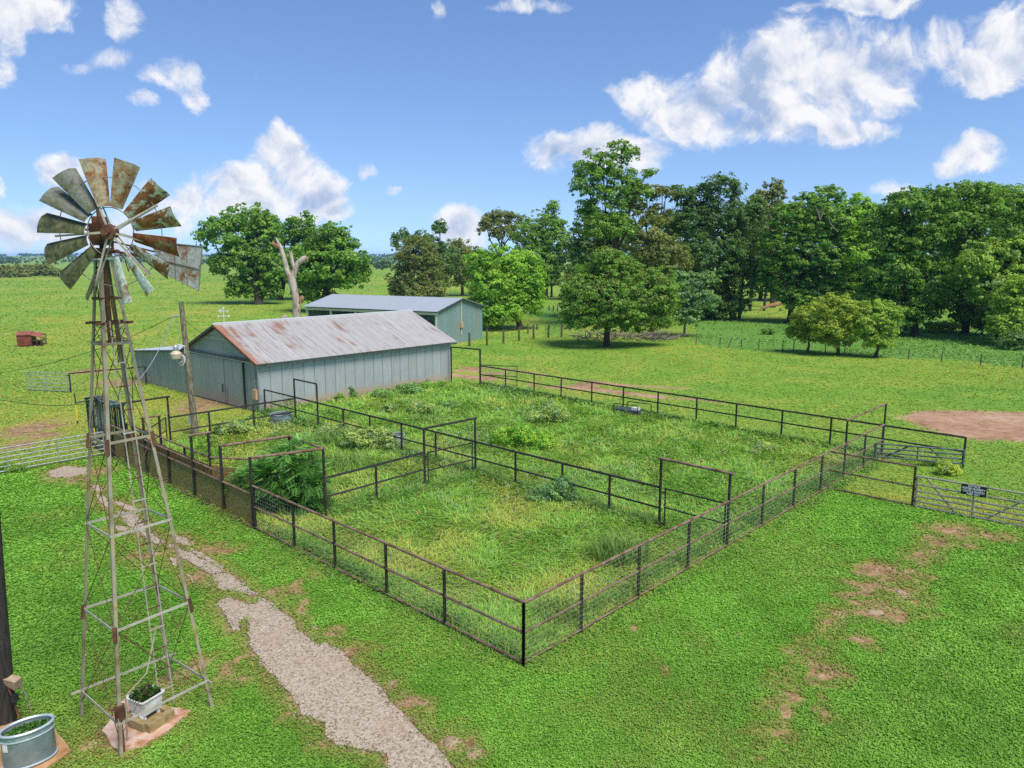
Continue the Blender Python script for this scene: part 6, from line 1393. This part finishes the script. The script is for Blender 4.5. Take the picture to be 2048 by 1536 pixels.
weed('small weed tuft upper right of the paddock', (900, 815), [(895, 809, 14, 6), (915, 812, 9, 5)], 'blue', .11, .8, .25)
weed('pale weed tuft at right end of the paddock by the far fence', (1535, 905), [(1530, 896, 20, 9), (1510, 902, 12, 6)], 'dusty', .10, .8, .22, hi2=PG)
weed('dusty weeds along the middle fence left of the tall gate frame', (900, 935), [(895, 928, 14, 8), (870, 940, 10, 7)], 'dusty', .10, .7, .22)
weed('light feathery shrub standing before the open pipe gate', (1893, 950), [(1885, 938, 14, 10), (1905, 940, 12, 9), (1895, 930, 10, 7)], 'yellow', .08, .7, .2, hi2=(.25, .34, .10))
weed('low leafy weeds at the foot of the left edge gate', (25, 945), [(18, 938, 24, 8), (45, 946, 10, 5)], 'mid', .10, .9, .22)
def tallgrass(label, cu, cv, ru, rv, n, h, seed, cols):
    rng = np.random.default_rng(seed); c = G(cu, cv)
    t = thing('tall_grass', label, 'tall grass', c)
    a = rng.uniform(0, 6.28, n); r = np.sqrt(rng.random(n)); x = c.x + np.cos(a) * r * ru; y = c.y + np.sin(a) * r * rv
    L = h * rng.uniform(.6, 1.2, n); tt = rng.random((n, 1)); col = np.array(cols[0]) * (1 - tt) + np.array(cols[1]) * tt
    ang = rng.uniform(0, 6.28, n); dirh = np.stack([np.cos(ang), np.sin(ang), np.zeros(n)], 1); side = np.stack([-np.sin(ang), np.cos(ang), np.zeros(n)], 1); b = np.stack([x, y, np.zeros(n)], 1)
    w = .016; up = np.array([0, 0, 1.0]); P = [b]; 
    for k, e in enumerate((1.35, 1.15, .5, -.5)): P.append(P[-1] + (dirh * math.cos(e) + up * math.sin(e)) * (L * (.32 if k < 2 else .22))[:, None])
    Q = [np.stack([P[k] - side * w * (1 - k * .2), P[k] + side * w * (1 - k * .2), P[k + 1] + side * w * (.8 - k * .2), P[k + 1] - side * w * (.8 - k * .2)], 1) for k in range(4)]
    quads_mesh('grass_stalks', np.concatenate(Q), M['blade'], np.concatenate([col] * 4), t)
tallgrass('arching tall grass against the right fence near the front corner', 1240, 1120, .9, .8, 420, .95, 81, ((.09, .20, .03), (.28, .40, .10)))
tallgrass('tall grass clump beside the corner post inside the paddock', 1120, 1235, .7, .7, 260, .5, 82, ((.08, .18, .025), (.24, .36, .07)))
tallgrass('tall grass stalks beside the narrow fence gap', 660, 890, 1.0, 1.0, 200, .9, 83, ((.10, .21, .035), (.29, .40, .11)))
tallgrass('upright tall grass below the tangled trough weeds', 690, 935, 1.6, 1.2, 320, .8, 84, ((.10, .21, .035), (.29, .40, .11)))
# ------------------------------------------------------------------ haze
def haze():
    mb = MB(); x, y0, y1, z0, z1 = 7600, -320, 8600, -1.5, 48
    mb.add([(-x, y0, z0), (x, y0, z0), (x, y1, z0), (-x, y1, z0), (-x, y0, z1), (x, y0, z1), (x, y1, z1), (-x, y1, z1)], [(0, 3, 2, 1), (4, 5, 6, 7), (0, 1, 5, 4), (1, 2, 6, 5), (2, 3, 7, 6), (3, 0, 4, 7)])
    m = bpy.data.materials.new('haze'); m.use_nodes = True; m.node_tree.nodes.clear(); nt = NT(m.node_tree); out = nt.new('ShaderNodeOutputMaterial')
    v = nt.new('ShaderNodeVolumePrincipled'); v.inputs['Color'].default_value = (.45, .72, 1.0, 1); v.inputs['Density'].default_value = 0.00012; v.inputs['Anisotropy'].default_value = 0.0
    nt.l.new(v.outputs[0], out.inputs['Volume']); tag(mb.build('haze', m), kind='stuff')
haze()
# ------------------------------------------------------------------ world, sun, camera, render settings
EXPO = 1.75
def world():
    w = bpy.data.worlds.new('World'); S.world = w; w.use_nodes = True; w.node_tree.nodes.clear()
    nt = NT(w.node_tree); out = nt.new('ShaderNodeOutputWorld'); bg = nt.new('ShaderNodeBackground'); nt.l.new(bg.outputs[0], out.inputs[0])
    bg.inputs[1].default_value = SKY
    sky = nt.new('ShaderNodeTexSky'); sky.sky_type = 'NISHITA'; sky.sun_disc = False
    sky.sun_elevation = SUN_EL; sky.sun_rotation = SUN_ROT; sky.air_density = 1.0; sky.dust_density = 0.0; sky.ozone_density = 2.0
    DD = nt.new('ShaderNodeTexCoord').outputs['Generated']; lift = nt.vmath('ADD', nt.vmath('MULTIPLY', DD, (1, 1, 0.95)), (0, 0, 0.108)); nt.l.new(nt.vmath('NORMALIZE', lift), sky.inputs[0])
    hs = nt.new('ShaderNodeHueSaturation'); hs.inputs['Saturation'].default_value = SKYSAT; hs.inputs['Value'].default_value = SKYVAL; hs.inputs['Hue'].default_value = SKYHUE; nt.l.new(sky.outputs[0], hs.inputs['Color'])
    D = nt.new('ShaderNodeTexCoord').outputs['Generated']
    sp = nt.new('ShaderNodeSeparateXYZ'); nt.l.new(D, sp.inputs[0])
    yy = nt.math('MAXIMUM', sp.outputs[1], 0.08)
    cb = nt.new('ShaderNodeCombineXYZ'); nt.put(cb.inputs[0], nt.math('DIVIDE', sp.outputs[0], yy)); nt.put(cb.inputs[1], nt.math('DIVIDE', sp.outputs[2], yy))
    Q = cb.outputs[0]
    w1 = nt.noise(Q, 9, 5, 0.62, 0, 1); warp = nt.vmath('SCALE', nt.vmath('SUBTRACT', w1, (.5, .5, .5)), 0.055); Qw = nt.vmath('ADD', Q, warp)
    cur = None
    for (u, v, ru, rv, s) in CLOUDS:
        x = (u - 1024) / F; y = -(v - 768) / F; dy = CT + y * ST; dz = -ST + y * CT
        d = nt.vmath('MULTIPLY', nt.vmath('SUBTRACT', Qw, (x / dy, dz / dy, 0)), (F * dy / ru, F * dy / rv, 0))
        f = nt.math('MULTIPLY_ADD', nt.vmath('DOT_PRODUCT', d, d, out=1), -s, s)
        cur = f if cur is None else nt.math('SMOOTH_MAX', cur, f, 0.25)
    cur = nt.math('MAXIMUM', cur, -1.0)
    n1 = nt.noise(Qw, 14, 9, 0.62, 0.4); n2 = nt.noise(Q, 30, 5, 0.6, 0.3)
    dens = nt.math('ADD', cur, nt.math('MULTIPLY', nt.math('SUBTRACT', n1, 0.5), 3.8))
    mask = nt.smooth(dens, -0.32, 0.80)
    up = nt.noise(nt.vmath('ADD', Qw, (0.006, 0.016, 0)), 14, 9, 0.62, 0.4)
    lit = nt.math('MULTIPLY_ADD', nt.math('SUBTRACT', n1, up), 2.4, 0.72)
    lit = nt.math('SUBTRACT', lit, nt.math('MULTIPLY', nt.smooth(cur, 0.45, 1.05), nt.math('MULTIPLY', nt.smooth(nt.noise(Q, 7.5, 3, .5), 0.42, 0.62), 0.72)))
    k = 1.0 / (2 ** EXPO) / SKY
    cc = nt.ramp(nt.math('MAXIMUM', lit, 0.0), [(0.0, (0.38 * k, 0.50 * k, 0.74 * k)), (0.30, (0.58 * k, 0.655 * k, 0.83 * k)), (0.66, (0.82 * k, 0.85 * k, 0.93 * k)), (0.95, (0.99 * k, 0.985 * k, 1.0 * k))])
    nt.put(bg.inputs[0], nt.mix(nt.math('MULTIPLY', mask, 0.97), hs.outputs[0], cc))
SKY = 0.07; SKYSAT = 1.14; SKYVAL = 0.75; SKYHUE = 0.508
sd = Vector((0.34, -0.42, 0.84)).normalized()
SUN_EL = math.asin(sd.z); SUN_ROT = math.atan2(sd.x, sd.y)
CLOUDS = [(1300, 200, 75, 60, 1), (1400, 220, 110, 70, 1), (1520, 170, 120, 95, 1.1), (1640, 140, 150, 110, 1.2), (1760, 130, 100, 85, 1), (1600, 225, 140, 65, 1), (1480, 250, 120, 42, .9), (1680, 262, 90, 36, .8),
    (2040, 80, 100, 85, 1), (1950, 130, 85, 45, .9), (1890, 90, 40, 45, .7), (1990, 160, 60, 25, .6), (1740, 8, 115, 24, .8), (1600, 12, 40, 14, .5),
    (1940, 315, 62, 28, .8), (1965, 288, 42, 26, .8), (1895, 338, 36, 16, .6), (1110, 300, 62, 40, .9), (1190, 302, 95, 46, .95), (1285, 310, 70, 34, .8), (1110, 332, 55, 20, .6),
    (560, 310, 60, 45, 1), (590, 345, 65, 50, 1), (500, 375, 110, 52, 1), (420, 405, 95, 42, .9), (625, 390, 72, 52, 1), (675, 420, 42, 30, .8), (560, 275, 16, 22, .5),
    (930, 452, 56, 40, .9), (985, 445, 36, 26, .7), (120, 335, 62, 34, .9), (90, 452, 85, 36, .8), (200, 465, 140, 44, .8), (30, 455, 60, 40, .7), (300, 430, 80, 40, .6),
    (50, 15, 120, 42, .9), (0, 50, 36, 70, .8), (240, 35, 40, 42, .7), (205, 112, 55, 22, .6), (150, 125, 30, 14, .5), (0, 130, 24, 45, .6),
    (360, 150, 42, 34, .7), (385, 195, 28, 34, .7), (318, 150, 30, 16, .5), (285, 200, 28, 16, .4), (1050, 6, 70, 16, .5), (-5, 370, 20, 30, .6), (-5, 425, 22, 22, .6), (1800, 388, 55, 20, .7), (880, 15, 14, 22, .3), (735, 345, 16, 12, .3), (775, 378, 22, 8, .3), (312, 375, 22, 12, .3)]
world()
sun = bpy.data.lights.new('sun', 'SUN'); sun.energy = 1.5; sun.angle = R(28); sun.color = (1.0, 0.95, 0.87)
so = bpy.data.objects.new('sun', sun); COL.objects.link(so); so.rotation_euler = sd.to_track_quat('Z', 'Y').to_euler()
cam = bpy.data.cameras.new('camera'); co = bpy.data.objects.new('camera', cam); COL.objects.link(co)
co.location = (0, 0, H); co.rotation_euler = (R(90) - TH, 0, 0)
cam.sensor_fit = 'HORIZONTAL'; cam.sensor_width = 36; cam.lens = 36 * F / 2048; cam.clip_start = 0.1; cam.clip_end = 20000
S.camera = co
S.view_settings.view_transform = 'Standard'; S.view_settings.look = 'None'; S.view_settings.exposure = EXPO; S.view_settings.gamma = 1
S.view_settings.use_curve_mapping = False
S.render.engine = 'CYCLES'
S.cycles.use_denoising = False
S.cycles.max_bounces = 8; S.cycles.diffuse_bounces = 5; S.cycles.glossy_bounces = 2; S.cycles.transmission_bounces = 3; S.cycles.transparent_max_bounces = 6
S.cycles.sample_clamp_indirect = 6
